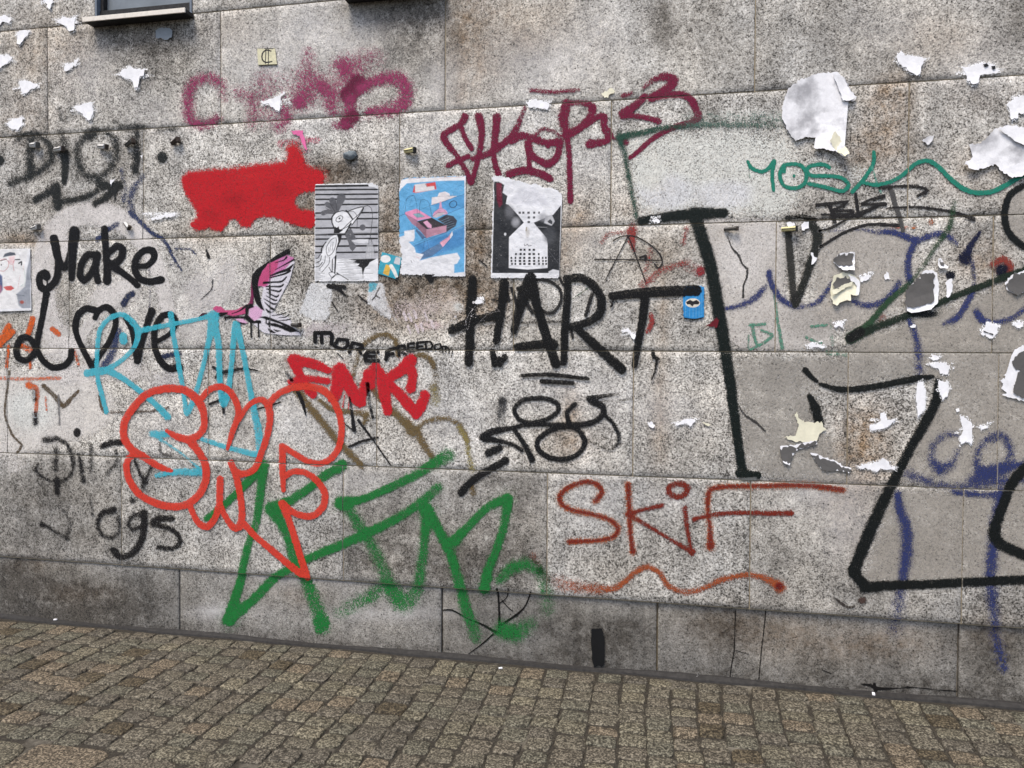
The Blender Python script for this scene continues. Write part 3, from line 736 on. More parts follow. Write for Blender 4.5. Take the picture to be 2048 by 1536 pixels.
tag('graffiti_lettering', 'worn black spray words DiRTY DOGS, lower left', 2, (32, 30, 30), [
    B(155, 865, 8, 10, None, 1, .8), S([(92, 880), (118, 878), (138, 894), (147, 928), (140, 952), (115, 963), (86, 954), (72, 938), (76, 928)], [12, 9, 8, 8, 7, 6, 6, 7, 6], None, [.95, .8, .75, .75, .6, .55, .6, .7, .6], .65),
    S([(113, 895), (112, 938)], 8, None, .7, .8), S([(114, 958), (115, 984)], 10, None, 1, .35), S([(158, 910), (164, 940), (167, 962)], [7, 8, 10], None, .75, .65), S([(182, 890), (183, 920), (181, 942)], 7, None, .6, .8),
    S([(206, 892), (222, 886), (242, 884)], 11, None, .95, .35), S([(232, 900), (232, 925), (214, 948)], 8, None, .55, .8), S([(270, 920), (280, 945), (288, 962)], [6, 7, 10], None, .75, .65), S([(306, 926), (292, 960), (286, 974)], [6, 8, 9], None, .75, .65),
    B(265, 1000, 9, 9, None, .7), S([(84, 1048), (100, 1056), (134, 1076)], [10, 8, 6], None, [.95, .6, .5], .65), S([(182, 1000), (184, 1028)], 6, None, .5, .8), S([(118, 1012), (140, 1040), (134, 1076)], 9, None, .4, .6),
    S([(228, 1020), (204, 1026), (196, 1048), (206, 1070), (226, 1074), (240, 1056), (236, 1034)], [12, 10, 9, 8, 8, 7, 8], None, [.95, .9, .8, .7, .65, .6, .7], .65),
    S([(288, 1026), (266, 1032), (257, 1048), (266, 1060), (284, 1050)], [11, 9, 7, 7, 7], None, .75, .65), S([(288, 1026), (289, 1056), (280, 1088), (262, 1108), (240, 1114), (228, 1100)], [13, 13, 13, 12, 12, 13], None, .98, .3),
    S([(343, 1037), (318, 1036), (306, 1046), (324, 1052), (350, 1062), (361, 1082), (348, 1096), (316, 1094)], [12, 12, 12, 10, 9, 9, 9, 9], None, [1, 1, .95, .8, .8, .8, .75, .8], .35),
    S([(72, 828), (72, 846)], 10, None, .9, .65), S([(70, 782), (71, 800)], 8, None, .7, .8)], 0.9, 0.0042, 0.2)
tag('graffiti_lettering', 'dusty maroon overspray letters between the two windows', 2, (150, 54, 94), [
    S([(448, 196), (440, 166), (412, 155), (384, 172), (376, 208), (384, 240), (410, 250), (436, 236)], [16, 20, 20, 22, 22, 22, 20, 16], None, [.35, .6, .55, .66, .62, .66, .6, .55], .6),
    S([(478, 186), (500, 196), (506, 222), (506, 246)], 24, None, .42, .7), S([(524, 160), (532, 205), (548, 235)], 30, None, .32, .8), S([(560, 256), (575, 232), (560, 215)], 20, None, .55, .6),
    S([(618, 105), (614, 160), (608, 200)], [20, 40, 34], None, [.35, .48, .5], .7), S([(600, 202), (596, 208)], 20, None, .7, .6), S([(664, 222), (660, 190), (640, 165)], 22, None, .5, .6),
    B(700, 140, 62, 52, None, .42, .1), B(655, 180, 60, 45, None, .34, .1), B(740, 115, 50, 36, None, .3, .1), B(570, 175, 90, 60, None, .18, .1), S([(684, 128), (690, 140)], 22, None, .6, .6),
    S([(716, 166), (698, 190)], 32, (104, 24, 58), 1, .3), S([(722, 178), (760, 160), (795, 158), (812, 178), (806, 206), (780, 220), (742, 224)], [20, 24, 28, 28, 28, 26, 20], None, .72, .5),
    S([(702, 200), (700, 226)], 24, None, .62, .5), S([(706, 234), (692, 246)], 24, (110, 26, 60), .95, .35), S([(672, 252), (694, 248)], 14, None, .5, .5)], 0.9, 0.0042, 0.2)
tag('graffiti_marks', 'loose pink spray specks beside the torn pink sticker', 2, (186, 64, 98), [
    S([(560, 288), (600, 282), (636, 280)], 12, None, .38, .6), B(600, 300, 30, 14, None, .25)], 1.0)
tag('graffiti_block', 'solid red spray block hiding older writing, left of the bird poster', 3, (196, 30, 38), [
    G([(366, 356), (400, 346), (470, 341), (520, 333), (572, 327), (582, 308), (600, 306), (608, 330), (628, 342), (644, 350), (640, 380), (604, 384), (590, 400), (596, 418), (626, 424), (634, 440), (622, 455), (592, 449), (545, 434), (514, 436), (500, 452), (484, 452), (474, 438), (460, 440), (442, 462), (420, 455), (396, 460), (382, 448), (396, 434), (392, 418), (372, 386)], None, 1, 13, True),
    B(470, 400, 40, 24, (150, 22, 30), .35, .0), B(560, 380, 36, 26, (160, 22, 30), .35, 0), B(420, 430, 30, 20, (158, 22, 30), .3, 0), B(500, 350, 40, 14, (214, 44, 44), .3, 0), S([(380, 352), (560, 332)], 16, None, .6, .8), S([(586, 300), (594, 330)], 26, None, .8, .6), S([(600, 345), (640, 352)], 24, None, .6, .7)], 0.7, 0.0042, 0.35)
tag('graffiti_lettering', 'maroon spray tag with crossed letters and a 3, above the posters', 3, (116, 24, 56), [
    S([(930, 234), (922, 248), (892, 266), (888, 276), (898, 292), (916, 314), (934, 345), (942, 366), (952, 335), (960, 300), (964, 262), (958, 234)], [15, 12, 13, 14, 12, 10, 10, 10, 10, 11, 13, 17], None, [1, 1, 1, 1, 1, .95, .95, 1, .85, .85, 1, 1], .25),
    S([(922, 252), (930, 275), (943, 297)], [9, 10, 11], None, .95, .25), S([(897, 331), (915, 322), (936, 313)], 11, None, .95, .25),
    S([(994, 234), (991, 270), (987, 302), (990, 325), (998, 350)], [16, 14, 12, 11, 12], None, [1, .95, .9, .95, 1], .25), S([(946, 318), (975, 309), (1000, 293), (1026, 270), (1040, 240), (1050, 214)], [10, 12, 13, 13, 11, 8], None, [1, 1, 1, .9, .6, .6], .3),
    S([(1018, 348), (1048, 341), (1076, 346), (1100, 357)], 15, None, 1, .2), S([(1055, 286), (1058, 318), (1059, 342)], [11, 9, 12], None, .95), S(a13((0, 1130), (80, 1085), (180, 1110), (280, 1145), (385, 1130)), 14, None, .95),
    S(a13((180, 1090), (240, 1035), (320, 1045), (390, 1090)), 8, None, .55, .4), S(a13((130, 1150), (150, 1230), (230, 1290), (290, 1310), (360, 1260), (385, 1150)), [15, 13, 14, 17, 13, 12], None, .98), B(1096, 294, 7, 5),
    S([(1134, 207), (1127, 232), (1131, 262), (1137, 292), (1139, 322), (1140, 375), (1141, 402)], [18, 22, 14, 11, 11, 11, 12], None, [.85, .85, .9, .8, .95, 1, 1], .3), S([(1140, 207), (1168, 206), (1184, 214), (1181, 234), (1160, 256), (1134, 270)], [10, 11, 16, 16, 15, 17], None, [.7, .7, .95, .9, .95, 1], .3),
    S([(1172, 252), (1196, 234), (1208, 234), (1208, 252), (1219, 273), (1208, 284), (1180, 288)], [8, 10, 14, 14, 17, 12, 18], None, .97), S([(1062, 181), (1105, 184), (1158, 180)], [8, 9, 7], None, .7, .4),
    S([(1290, 193), (1272, 210), (1246, 228)], [13, 14, 19], None, .97), S([(1246, 230), (1285, 234), (1318, 243)], [11, 10, 12], None, .95), S([(1288, 176), (1306, 161), (1329, 154), (1347, 160), (1336, 176), (1302, 196)], [8, 12, 17, 19, 18, 13], None, [.5, .6, .9, 1, 1, 1], .3),
    S([(1302, 197), (1335, 190), (1370, 191), (1386, 204), (1392, 220), (1397, 233), (1382, 246), (1355, 252), (1328, 264), (1300, 282), (1280, 300), (1260, 316)], [13, 14, 13, 15, 14, 16, 14, 12, 10, 10, 10, 8], None, .97),
    B(1250, 285, 11, 10, None, .95), S([(1222, 277), (1240, 277)], 5, None, .6), S([(1245, 192), (1262, 186)], 9, None, .6, .5)], 0.85, 0.0042, 0.12)
tag('graffiti_outline', 'thin dark green spray bracket around the white wash, upper right', 4, (40, 76, 62), [
    S([(1240, 274), (1280, 266), (1330, 256), (1400, 251), (1470, 250), (1545, 252)], [14, 12, 11, 9, 9, 8], None, [.9, .8, .6, .5, .45, .3], .5), S([(1240, 276), (1252, 320), (1262, 380), (1274, 435)], [12, 10, 9, 9], None, [.8, .6, .55, .55], .5),
    S([(1380, 242), (1560, 240)], 26, (120, 150, 138), .3, .8)], 1.0, 0.0042, 0.2)
tag('graffiti_outline', 'tall bent black spray stroke with crossbar, right of HART', 5, (20, 28, 25), [
    S([(1282, 442), (1340, 433), (1400, 427), (1448, 426)], [16, 18, 22, 17], None, 1, .3), B(1390, 424, 15, 11),
    S([(1388, 432), (1404, 475), (1422, 535), (1436, 615), (1450, 700), (1462, 780), (1474, 870), (1484, 940)], [22, 24, 24, 24, 23, 20, 18, 17], None, 1, .35),
    S([(1478, 946), (1515, 950)], 15, None, 1, .2), S([(1484, 960), (1510, 958)], 8, (110, 112, 110), .8)], 0.6, 0.0042, 0.22)
tag('graffiti_lettering', 'teal marker word MOSA trailing into a long wave', 4, (38, 132, 110), [
    S([(1495, 323), (1504, 337), (1524, 344), (1538, 336), (1548, 322), (1544, 350), (1547, 381)], [6, 8, 8, 8, 8, 8, 7], None, .98), S([(1497, 330), (1499, 356)], 4, None, .5),
    S([(1586, 328), (1566, 333), (1559, 352), (1568, 372), (1590, 377), (1608, 368), (1613, 350), (1604, 333)], 8, None, .98, .2, True), B(1588, 352, 5), S([(1567, 330), (1568, 344)], 7, None, .9),
    S([(1658, 335), (1646, 329), (1621, 332), (1613, 342), (1623, 352), (1656, 352), (1683, 356), (1697, 370), (1684, 383), (1656, 376), (1618, 368)], 8, None, .98),
    S([(1747, 305), (1746, 328), (1726, 360), (1704, 384)], 8, None, .98), S([(1744, 335), (1752, 362), (1762, 386)], 5, (90, 160, 140), .6), S([(1722, 364), (1750, 370), (1780, 364), (1805, 350), (1832, 327), (1856, 322), (1876, 334), (1898, 356), (1926, 378), (1952, 386), (1982, 384), (2010, 371), (2034, 357), (2062, 340)], [7, 8, 8, 8, 8, 9, 10, 10, 10, 10, 10, 10, 10, 9], None, .98)], .4)
tag('graffiti_lettering', 'thin black marker tag BLE with long underline arcs', 4, (40, 38, 38), [
    S(a24((390, 105), (500, 92), (632, 78)), [7, 6, 6]), S(a24((485, 95), (510, 160), (530, 238)), 8), S(a24((632, 78), (600, 110), (505, 150), (600, 150), (682, 150), (650, 178), (430, 182)), 5), S(a24((700, 20), (710, 110), (722, 190)), 7),
    S(a24((925, 35), (830, 58), (745, 98), (840, 100), (935, 98)), [8, 5, 5, 6, 8], None, 1), S(a24((860, 120), (740, 185)), 6), S([(1758, 377), (1790, 373), (1830, 373), (1852, 379), (1850, 388)], [6, 5, 5, 6, 5]), S([(1776, 374), (1786, 392)], 6), S([(1835, 392), (1854, 382)], 6),
    S(a24((990, 0), (1010, 80), (1050, 200), (1078, 310)), [12, 11, 10, 8], (84, 82, 80), .8), S(a24((410, 310), (500, 290), (600, 235), (700, 180), (830, 128)), 5), S(a24((420, 440), (600, 330), (800, 262), (1040, 268)), [6, 6, 6, 7]),
    S(a24((960, 132), (1150, 120), (1350, 138), (1500, 168), (1640, 216)), [4, 5, 5, 6, 9]), S(a24((190, 190), (330, 215), (640, 200), (1080, 205)), 4, None, .7)], .35)
tag('graffiti_outline', 'narrow dark grey V painted below the marker tag', 4, (56, 55, 51), [
    S([(1576, 462), (1580, 510), (1584, 560), (1589, 606)], [13, 14, 13, 12], None, .9, .35), S([(1618, 444), (1634, 464), (1632, 492), (1618, 535), (1602, 580), (1591, 610)], [13, 20, 19, 15, 14, 12], (40, 42, 38), .9, .35),
    S([(1574, 436), (1604, 433), (1630, 440)], [9, 8, 10], (34, 34, 33), .95), B(1590, 598, 14, 14, (38, 38, 36), .9)], .8, 0.0042, 0.2)
tag('graffiti_outline', 'navy blue looping outline across the grey paint, right side', 3.7, (54, 62, 108), [
    S([(1446, 618), (1480, 611), (1512, 594), (1530, 574)], [6, 10, 12, 9], None, .7, .5), S([(1538, 545), (1543, 568), (1560, 596), (1585, 611), (1612, 612), (1640, 600), (1664, 566)], [10, 12, 12, 12, 9, 10, 10], None, [.95, .8, .8, .75, .4, .7, .5], .45),
    S([(1704, 602), (1731, 611), (1761, 606), (1786, 586), (1797, 566)], [8, 11, 12, 14, 12], None, .72, .5), S([(1662, 462), (1720, 460), (1753, 464), (1786, 465), (1816, 475), (1831, 481), (1848, 476), (1871, 468), (1893, 471), (1912, 486)], [5, 5, 9, 11, 12, 12, 11, 12, 12, 9], None, [.3, .35, .6, .85, .9, .9, .8, .85, .85, .5], .45),
    S([(1830, 484), (1820, 505), (1815, 535), (1820, 564)], 13, None, .85, .45), S([(1959, 464), (1940, 492), (1930, 518)], [6, 12, 20], (28, 32, 60), .95, .35), B(1929, 516, 17, 15, (24, 27, 50), 1, .4),
    S([(1944, 525), (1948, 560), (1944, 584), (1932, 608), (1912, 636), (1888, 647)], [10, 9, 11, 12, 12, 8], None, [.4, .35, .7, .85, .85, .6], .45), S([(1953, 624), (1964, 640), (1990, 645), (2022, 637), (2055, 612)], [14, 13, 12, 10, 10], None, [.95, .95, .7, .6, .6], .45),
    S([(1816, 636), (1828, 664), (1836, 700), (1838, 745)], [10, 11, 14, 20], None, [.7, .7, .6, .4], .55), B(1900, 550, 13, 12, (20, 22, 34), 1, .4), B(2005, 541, 22, 18, (20, 22, 40), 1, .4), S([(1985, 528), (2006, 518), (2022, 532), (2020, 545)], 12, (140, 62, 52), .85, .4)], .9, 0.0042, 0.22)
tag('graffiti_figure', 'soft blue spray figure with two ovals and long legs, lower right', 4.3, (52, 60, 104), [
    S([(1912, 868), (1885, 872), (1864, 895), (1864, 920), (1880, 936), (1904, 925), (1916, 900)], [12, 14, 14, 16, 20, 16, 12], None, [.6, .5, .5, .65, .95, .6, .4], .95), S([(1998, 872), (1972, 880), (1955, 905), (1955, 935), (1980, 946), (2010, 930), (2020, 900), (2010, 876)], [16, 14, 13, 14, 16, 14, 14, 15], None, [.8, .6, .6, .7, .8, .6, .6, .75], .95),
    S([(1800, 942), (1840, 956), (1875, 968), (1930, 972), (1990, 962), (2060, 960)], [20, 16, 14, 16, 14, 16], None, [.5, .6, .5, .5, .65, .7], .95), S([(1940, 960), (1965, 948), (2030, 930), (2060, 925)], [14, 22, 15, 12], None, [.6, .95, .8, .6], .8),
    S([(1906, 984), (1960, 989), (2004, 988)], [8, 11, 16], None, .7, .8), S([(1794, 988), (1800, 1020), (1812, 1055), (1812, 1110), (1806, 1150), (1798, 1200), (1790, 1262)], [14, 16, 19, 20, 18, 22, 26], None, [.85, .9, .95, .85, .8, .5, .3], .8),
    S([(2002, 985), (1990, 1040), (1984, 1100), (1980, 1150), (1984, 1200), (1992, 1260), (2004, 1310), (2012, 1340)], [16, 18, 18, 20, 18, 18, 22, 16], None, [.8, .9, .9, .8, .7, .45, .5, .6], .8)], .8, 0.0042, 0.25)
tag('graffiti_outline', 'dark green black arrow shaped lines crossing the grey paint', 5, (34, 46, 36), [
    S([(1702, 674), (1736, 649), (1761, 619), (1786, 594), (1811, 574), (1836, 546), (1873, 489), (1898, 454), (1908, 405)], [16, 13, 12, 12, 12, 10, 12, 13, 12], (48, 76, 52), [1, .95, .85, .75, .7, .45, .55, .7, .4], .45), S([(1702, 676), (1748, 656), (1798, 636), (1836, 623), (1911, 591), (1961, 572), (2006, 555), (2060, 534)], [18, 14, 13, 14, 12, 12, 13, 12], None, [1, .95, .9, .95, .95, .95, .95, .8], .35),
    S([(1700, 676), (1720, 664)], 19, (24, 26, 24), 1), B(1850, 628, 40, 10, (24, 26, 28), .9, .3)], .7, 0.0042, 0.22)
tag('graffiti_outline', 'thick black outline slanting down to the lower right corner', 5, (22, 25, 24), [
    S([(1610, 740), (1622, 753), (1633, 762)], [12, 9, 7]), S([(1619, 792), (1630, 815), (1638, 848)], [10, 18, 18], None, 1, .4), S([(1640, 768), (1676, 778), (1711, 778), (1748, 773), (1790, 765), (1830, 757), (1864, 753)], [7, 11, 12, 12, 12, 13, 8], None, 1, .2),
    S([(1876, 764), (1872, 800), (1848, 848), (1820, 895), (1795, 945), (1765, 1005), (1738, 1065), (1712, 1128), (1706, 1146)], [16, 20, 20, 19, 19, 22, 24, 22, 18], None, [1, 1, .95, .9, .95, 1, 1, 1, 1], .4), S([(1706, 1138), (1720, 1160), (1732, 1172)], 20), S([(1728, 1174), (1780, 1170), (1850, 1168), (1950, 1163), (2060, 1158)], [20, 18, 17, 17, 18], None, 1, .35),
    S([(2062, 925), (2026, 962), (2005, 1010), (1988, 1062), (1997, 1085), (2030, 1102), (2066, 1116)], [22, 20, 18, 24, 22, 20, 20], None, 1, .35), S([(2044, 372), (2018, 392), (2008, 430), (2016, 464), (2040, 488), (2066, 502)], [12, 13, 14, 13, 14, 14], None, 1, .2),
    B(1724, 1200, 13, 11, (80, 64, 58), .85), S([(1672, 1198), (1695, 1214), (1708, 1212)], 5, (60, 54, 50), .7)], 0.55, 0.0042, 0.2)
tag('graffiti_lettering', 'faint green letters BLE under the narrow V', 3, (92, 146, 122), [
    S([(1499, 650), (1530, 648)], 6, None, .75), S([(1505, 652), (1508, 670), (1513, 687)], 7, None, .75), S([(1521, 660), (1544, 670), (1530, 684), (1501, 699)], [5, 7, 6, 5], None, .75), S([(1549, 588), (1554, 635), (1564, 696)], [5, 6, 8], None, .7), S([(1623, 653), (1653, 650)], 6, None, .7), S([(1612, 674), (1626, 682), (1642, 686)], 6, None, .7),
    S([(1497, 670), (1497, 696)], 4, None, .5), S([(1655, 706), (1690, 708)], 10, None, .35), S([(1665, 690), (1660, 640)], 6, None, .3)], .9)
tag('graffiti_marks', 'dull red sprayed lines and smears below the maroon tag', 3, (150, 62, 58), [
    S([(1264, 460), (1264, 480), (1268, 502)], [22, 16, 5], None, .75, .4), S([(1204, 484), (1214, 470), (1235, 465), (1258, 468)], 9, None, .45, .6), S([(1286, 570), (1310, 550), (1330, 538), (1366, 526)], [16, 14, 12, 10], None, .5, .6), S([(1288, 548), (1296, 530), (1300, 500)], 10, None, .35, .6),
    B(1402, 541, 14, 14, (142, 44, 54), .8), S([(1372, 528), (1400, 545)], 18, None, .35, .7), S([(1374, 456), (1366, 486)], 9, None, .45, .6), S([(1302, 631), (1304, 645), (1296, 662)], 10, None, .8, .4), B(1800, 455, 26, 5, (196, 120, 100), .4), B(1862, 444, 8, 10, (170, 96, 60), .6), B(1828, 455, 7, 5, (176, 100, 50), .7), B(1765, 640, 14, 18, (140, 90, 80), .5)], 1.0)
tag('graffiti_drawing', 'thin black line drawing of an umbrella with crossing spokes', 4, (40, 38, 38), [
    S(a23((810, 390), (860, 362), (930, 350), (1000, 362), (1080, 405), (1150, 460), (1195, 520), (1200, 575), (1170, 610), (1140, 575)), 3.2), S(a23((930, 355), (750, 700)), 2.6), S(a23((930, 355), (980, 480), (1070, 722)), 2.8), S(a23((660, 538), (900, 542), (1200, 548)), 3),
    S([(1280, 515), (1292, 512), (1290, 520)], 5, None, .8)], .3, .003)

# --- the strong tags
tag('graffiti_marks', 'olive brown sprayed curves behind the red letters FWK', 3, (112, 94, 62), [
    S([(727, 689), (750, 673), (775, 669), (791, 680), (797, 711)], 9, None, .75, .4), S([(720, 700), (712, 730), (704, 760)], 8, None, .5, .5), S([(820, 717), (842, 709), (862, 720), (869, 736)], [8, 11, 11, 9], None, .8, .4), S([(872, 750), (868, 776)], 12, None, .4, .6),
    S([(595, 782), (620, 813), (650, 850), (677, 884), (702, 908), (724, 931)], [16, 15, 13, 12, 13, 12], None, .82, .4), S([(640, 800), (664, 818), (706, 824), (732, 830), (728, 846)], [8, 9, 10, 14, 8], None, .8, .4), S([(745, 775), (760, 795), (782, 818), (802, 836), (818, 852), (824, 864)], [10, 10, 12, 15, 20, 18], None, .9, .35),
    S([(832, 857), (857, 841), (892, 837), (920, 850), (936, 880)], 9, None, [.8, .6, .6, .6, .6], .5), S([(834, 862), (850, 892), (868, 916)], [14, 13, 11], None, .8, .4), S([(918, 855), (934, 880), (937, 908), (946, 940)], 10, (150, 138, 84), .6, .5), S([(942, 966), (947, 988)], 10, None, .6, .5), S([(868, 780), (872, 800)], 18, (150, 140, 96), .5, .6)], 1.0, 0.0042, 0.2)
tag('graffiti_lettering', 'cyan spray letters RTM overlapping the word Love', 6, (72, 188, 206), [
    S([(214, 824), (207, 796), (199, 768), (195, 738), (196, 700), (201, 660), (220, 637), (245, 629), (266, 644), (278, 664), (270, 694), (245, 720), (212, 740), (176, 746)], [9, 10, 10, 9, 9, 10, 10, 10, 13, 12, 9, 9, 11, 14], None, .97), S([(176, 746), (214, 742), (246, 756), (284, 784), (312, 808), (336, 833)], [14, 15, 12, 11, 12, 15], None, .97),
    S([(248, 672), (248, 682)], 15, None, 1), S([(277, 662), (337, 650), (400, 638), (428, 628)], [12, 9, 8, 10], None, .95), S([(343, 628), (348, 671), (358, 725), (366, 772), (370, 800), (375, 826), (386, 805), (398, 768), (410, 720), (420, 675), (426, 634)], [12, 10, 10, 10, 9, 12, 11, 9, 10, 12, 16], None, .96),
    B(427, 632, 18, 16), S([(428, 636), (438, 690), (441, 768), (448, 808), (456, 790), (464, 730), (470, 660), (474, 650), (488, 709), (499, 768), (510, 826), (517, 860), (521, 908)], [16, 13, 11, 13, 12, 10, 12, 14, 11, 11, 14, 17, 14], None, [1, 1, .95, .95, .95, .95, 1, 1, .95, .95, .8, .75, .7], .25),
    S([(306, 868), (335, 868)], 14, None, .85, .4), S([(405, 878), (462, 896), (514, 909)], [9, 10, 12], None, .9), S([(318, 876), (362, 905), (404, 940)], [8, 5, 6], None, .6, .4), S([(314, 951), (350, 944), (404, 944)], [9, 14, 15], None, .8, .4)], 0.6, 0.0042, 0.12)
tag('graffiti_lettering', 'bold black spray words Make Love with a heart for the O', 5, BLACK, [
    S(a21((380, 680), (365, 655), (335, 665), (318, 700), (330, 760), (375, 778), (425, 740), (460, 680), (470, 560), (450, 450), (437, 372)), [14, 18, 16, 13, 14, 14, 14, 13, 13, 15, 16], None), B(94, 553, 12, 11), S([(95, 556), (96, 572)], 3),
    S([(111, 484), (117, 515), (124, 531), (131, 534), (138, 524), (145, 498), (150, 466)], [16, 14, 14, 14, 14, 16, 20]), S([(150, 462), (147, 500), (144, 556)], [19, 15, 13]),
    S(a21((785, 510), (710, 500), (655, 575), (645, 670), (675, 705), (725, 660), (770, 570)), [12, 14, 13, 13, 14, 12, 11]), S([(195, 509), (192, 540), (197, 562)], [14, 12, 13]), S([(210, 458), (212, 497), (215, 534), (215, 561)], [14, 13, 13, 17]),
    S(a21((880, 485), (940, 432), (985, 462), (965, 540), (885, 585)), [11, 14, 15, 14, 14]), S([(220, 528), (245, 545), (262, 558), (276, 571)], [16, 13, 12, 12]),
    S(a21((1090, 590), (1180, 590), (1238, 530), (1225, 470), (1160, 468), (1095, 530), (1082, 620), (1120, 690), (1200, 718), (1292, 702)), [10, 11, 13, 14, 13, 13, 13, 13, 13, 15]),
    S([(94, 588), (86, 634), (78, 672), (72, 702), (55, 720), (38, 716), (34, 697), (45, 675), (62, 678), (75, 700), (88, 722), (108, 735), (130, 731), (142, 717), (144, 702)], [14, 12, 12, 12, 12, 13, 13, 13, 12, 12, 12, 13, 13, 12, 13]),
    S([(190, 620), (172, 617), (156, 632), (152, 659), (163, 690), (184, 731)], [13, 13, 13, 12, 11, 12]), S([(191, 636), (200, 620), (215, 614), (229, 627), (232, 649), (220, 682), (200, 712), (185, 732)], [10, 12, 13, 13, 11, 11, 11, 12]),
    S([(254, 636), (265, 659), (271, 697), (275, 720)], [14, 12, 10, 12]), S([(304, 622), (295, 649), (285, 684), (276, 722)], [15, 12, 11, 12]),
    S([(312, 684), (340, 668), (353, 647), (344, 630), (326, 632), (311, 656), (310, 692), (322, 722), (340, 737), (360, 733)], [9, 9, 11, 13, 13, 12, 12, 13, 14, 14])], 0.35, 0.0042, 0.16)
tag('graffiti_lettering', 'large green spray tag with slanting strokes down to the plinth', 4, (36, 118, 56), [
    S([(684, 930), (652, 950), (612, 980), (580, 1001), (545, 1016)], [22, 18, 17, 19, 24], None, [1, .76, .85, .82, 1], .25), S([(414, 1036), (446, 1013), (486, 974), (528, 930)], [12, 14, 15, 18], None, .92), S([(528, 932), (522, 980), (513, 1045), (500, 1080), (490, 1118), (482, 1152), (470, 1192), (456, 1240)], [20, 17, 15, 15, 16, 16, 18, 24], None, [1, .76, .74, .76, .82, .82, 1, 1], .25),
    S([(456, 1240), (490, 1212), (515, 1190), (548, 1156), (612, 1119), (675, 1092), (725, 1070), (787, 1040), (837, 1008), (877, 974)], [22, 19, 18, 17, 16, 18, 18, 18, 18, 20], None, [1, 1, .88, .88, .88, 1, .82, .78, .72, .55], .3), S([(682, 1006), (725, 998), (775, 977), (825, 953), (862, 930), (896, 910)], [24, 15, 17, 18, 20, 28], None, [1, 1, .82, .74, .85, .6], .3), B(686, 1007, 19, 17),
    S([(697, 1016), (727, 1063), (752, 1105), (772, 1152), (796, 1200)], [24, 22, 24, 26, 30], None, [.6, .6, .5, .5, .45], .5), S([(854, 1023), (849, 1080), (843, 1130), (835, 1175), (806, 1210), (772, 1176), (728, 1200), (680, 1226)], [22, 17, 20, 24, 34, 26, 28, 26], None, [1, .72, .6, .6, .45, .55, .5, .3], .45),
    S([(852, 1018), (875, 1055), (900, 1105), (916, 1156), (926, 1204), (942, 1250), (950, 1276)], [24, 18, 18, 20, 22, 24, 26], None, [1, 1, .88, .76, .75, .6, .4], .35), S([(908, 1082), (937, 1052), (975, 1014), (1014, 997)], [22, 17, 16, 20], None, [1, .82, .78, .98], .25), S([(1016, 998), (1010, 1043), (995, 1093), (978, 1136), (968, 1178)], [20, 17, 17, 18, 22], None, [1, .74, .74, .76, 1], .3),
    S([(1000, 1160), (1022, 1136), (1055, 1128), (1084, 1146), (1092, 1180), (1094, 1225)], [18, 22, 24, 26, 30, 26], None, [.6, .7, .7, .6, .4, .25], .5), S([(1004, 1262), (1030, 1268), (1056, 1252)], [34, 36, 30], None, [.7, .65, .4], .5), S([(545, 1016), (572, 1062), (590, 1118), (610, 1162), (630, 1212), (642, 1250)], [24, 20, 20, 24, 26, 30], None, [1, .76, .8, .7, .65, .75], .35), B(640, 1246, 22, 20, None, .76, .3), B(640, 1262, 26, 16, None, .4, .1)], 0.85, 0.0042, 0.2)
tag('graffiti_lettering', 'thick red brushed letters FWK below MORE FREEDOM', 5, (198, 34, 44), [
    S([(588, 720), (612, 724), (640, 732), (656, 740)], [24, 20, 18, 14], None, .97), S([(590, 724), (598, 746), (612, 770), (626, 788)], [22, 18, 18, 18], None, .97), S([(582, 763), (615, 757), (655, 762)], 13, None, .95), S([(677, 740), (676, 765), (670, 792), (662, 800)], [24, 26, 24, 10], None, .97), S([(682, 736), (698, 768), (712, 795), (720, 806)], [22, 24, 24, 14], None, .97),
    S([(720, 806), (730, 775), (746, 742), (752, 734)], [16, 22, 22, 20], None, .97), S([(736, 748), (742, 770)], 20, None, .8), S([(822, 720), (806, 738), (784, 752), (762, 764)], [24, 24, 20, 16], None, .97), S([(760, 744), (768, 780), (776, 822)], [18, 24, 18], None, .97),
    S([(770, 762), (800, 788), (820, 812), (834, 828)], [18, 20, 22, 18], None, .97), S([(816, 722), (826, 750), (822, 776)], [20, 18, 20], None, .97), S([(850, 790), (842, 812), (832, 830)], [20, 22, 16], None, .97), S([(727, 806), (718, 800)], 12), S([(690, 790), (686, 815)], 2.5, None, .9), S([(700, 790), (698, 818)], 2.5, None, .9)], 0.8, 0.0042, 0.14)
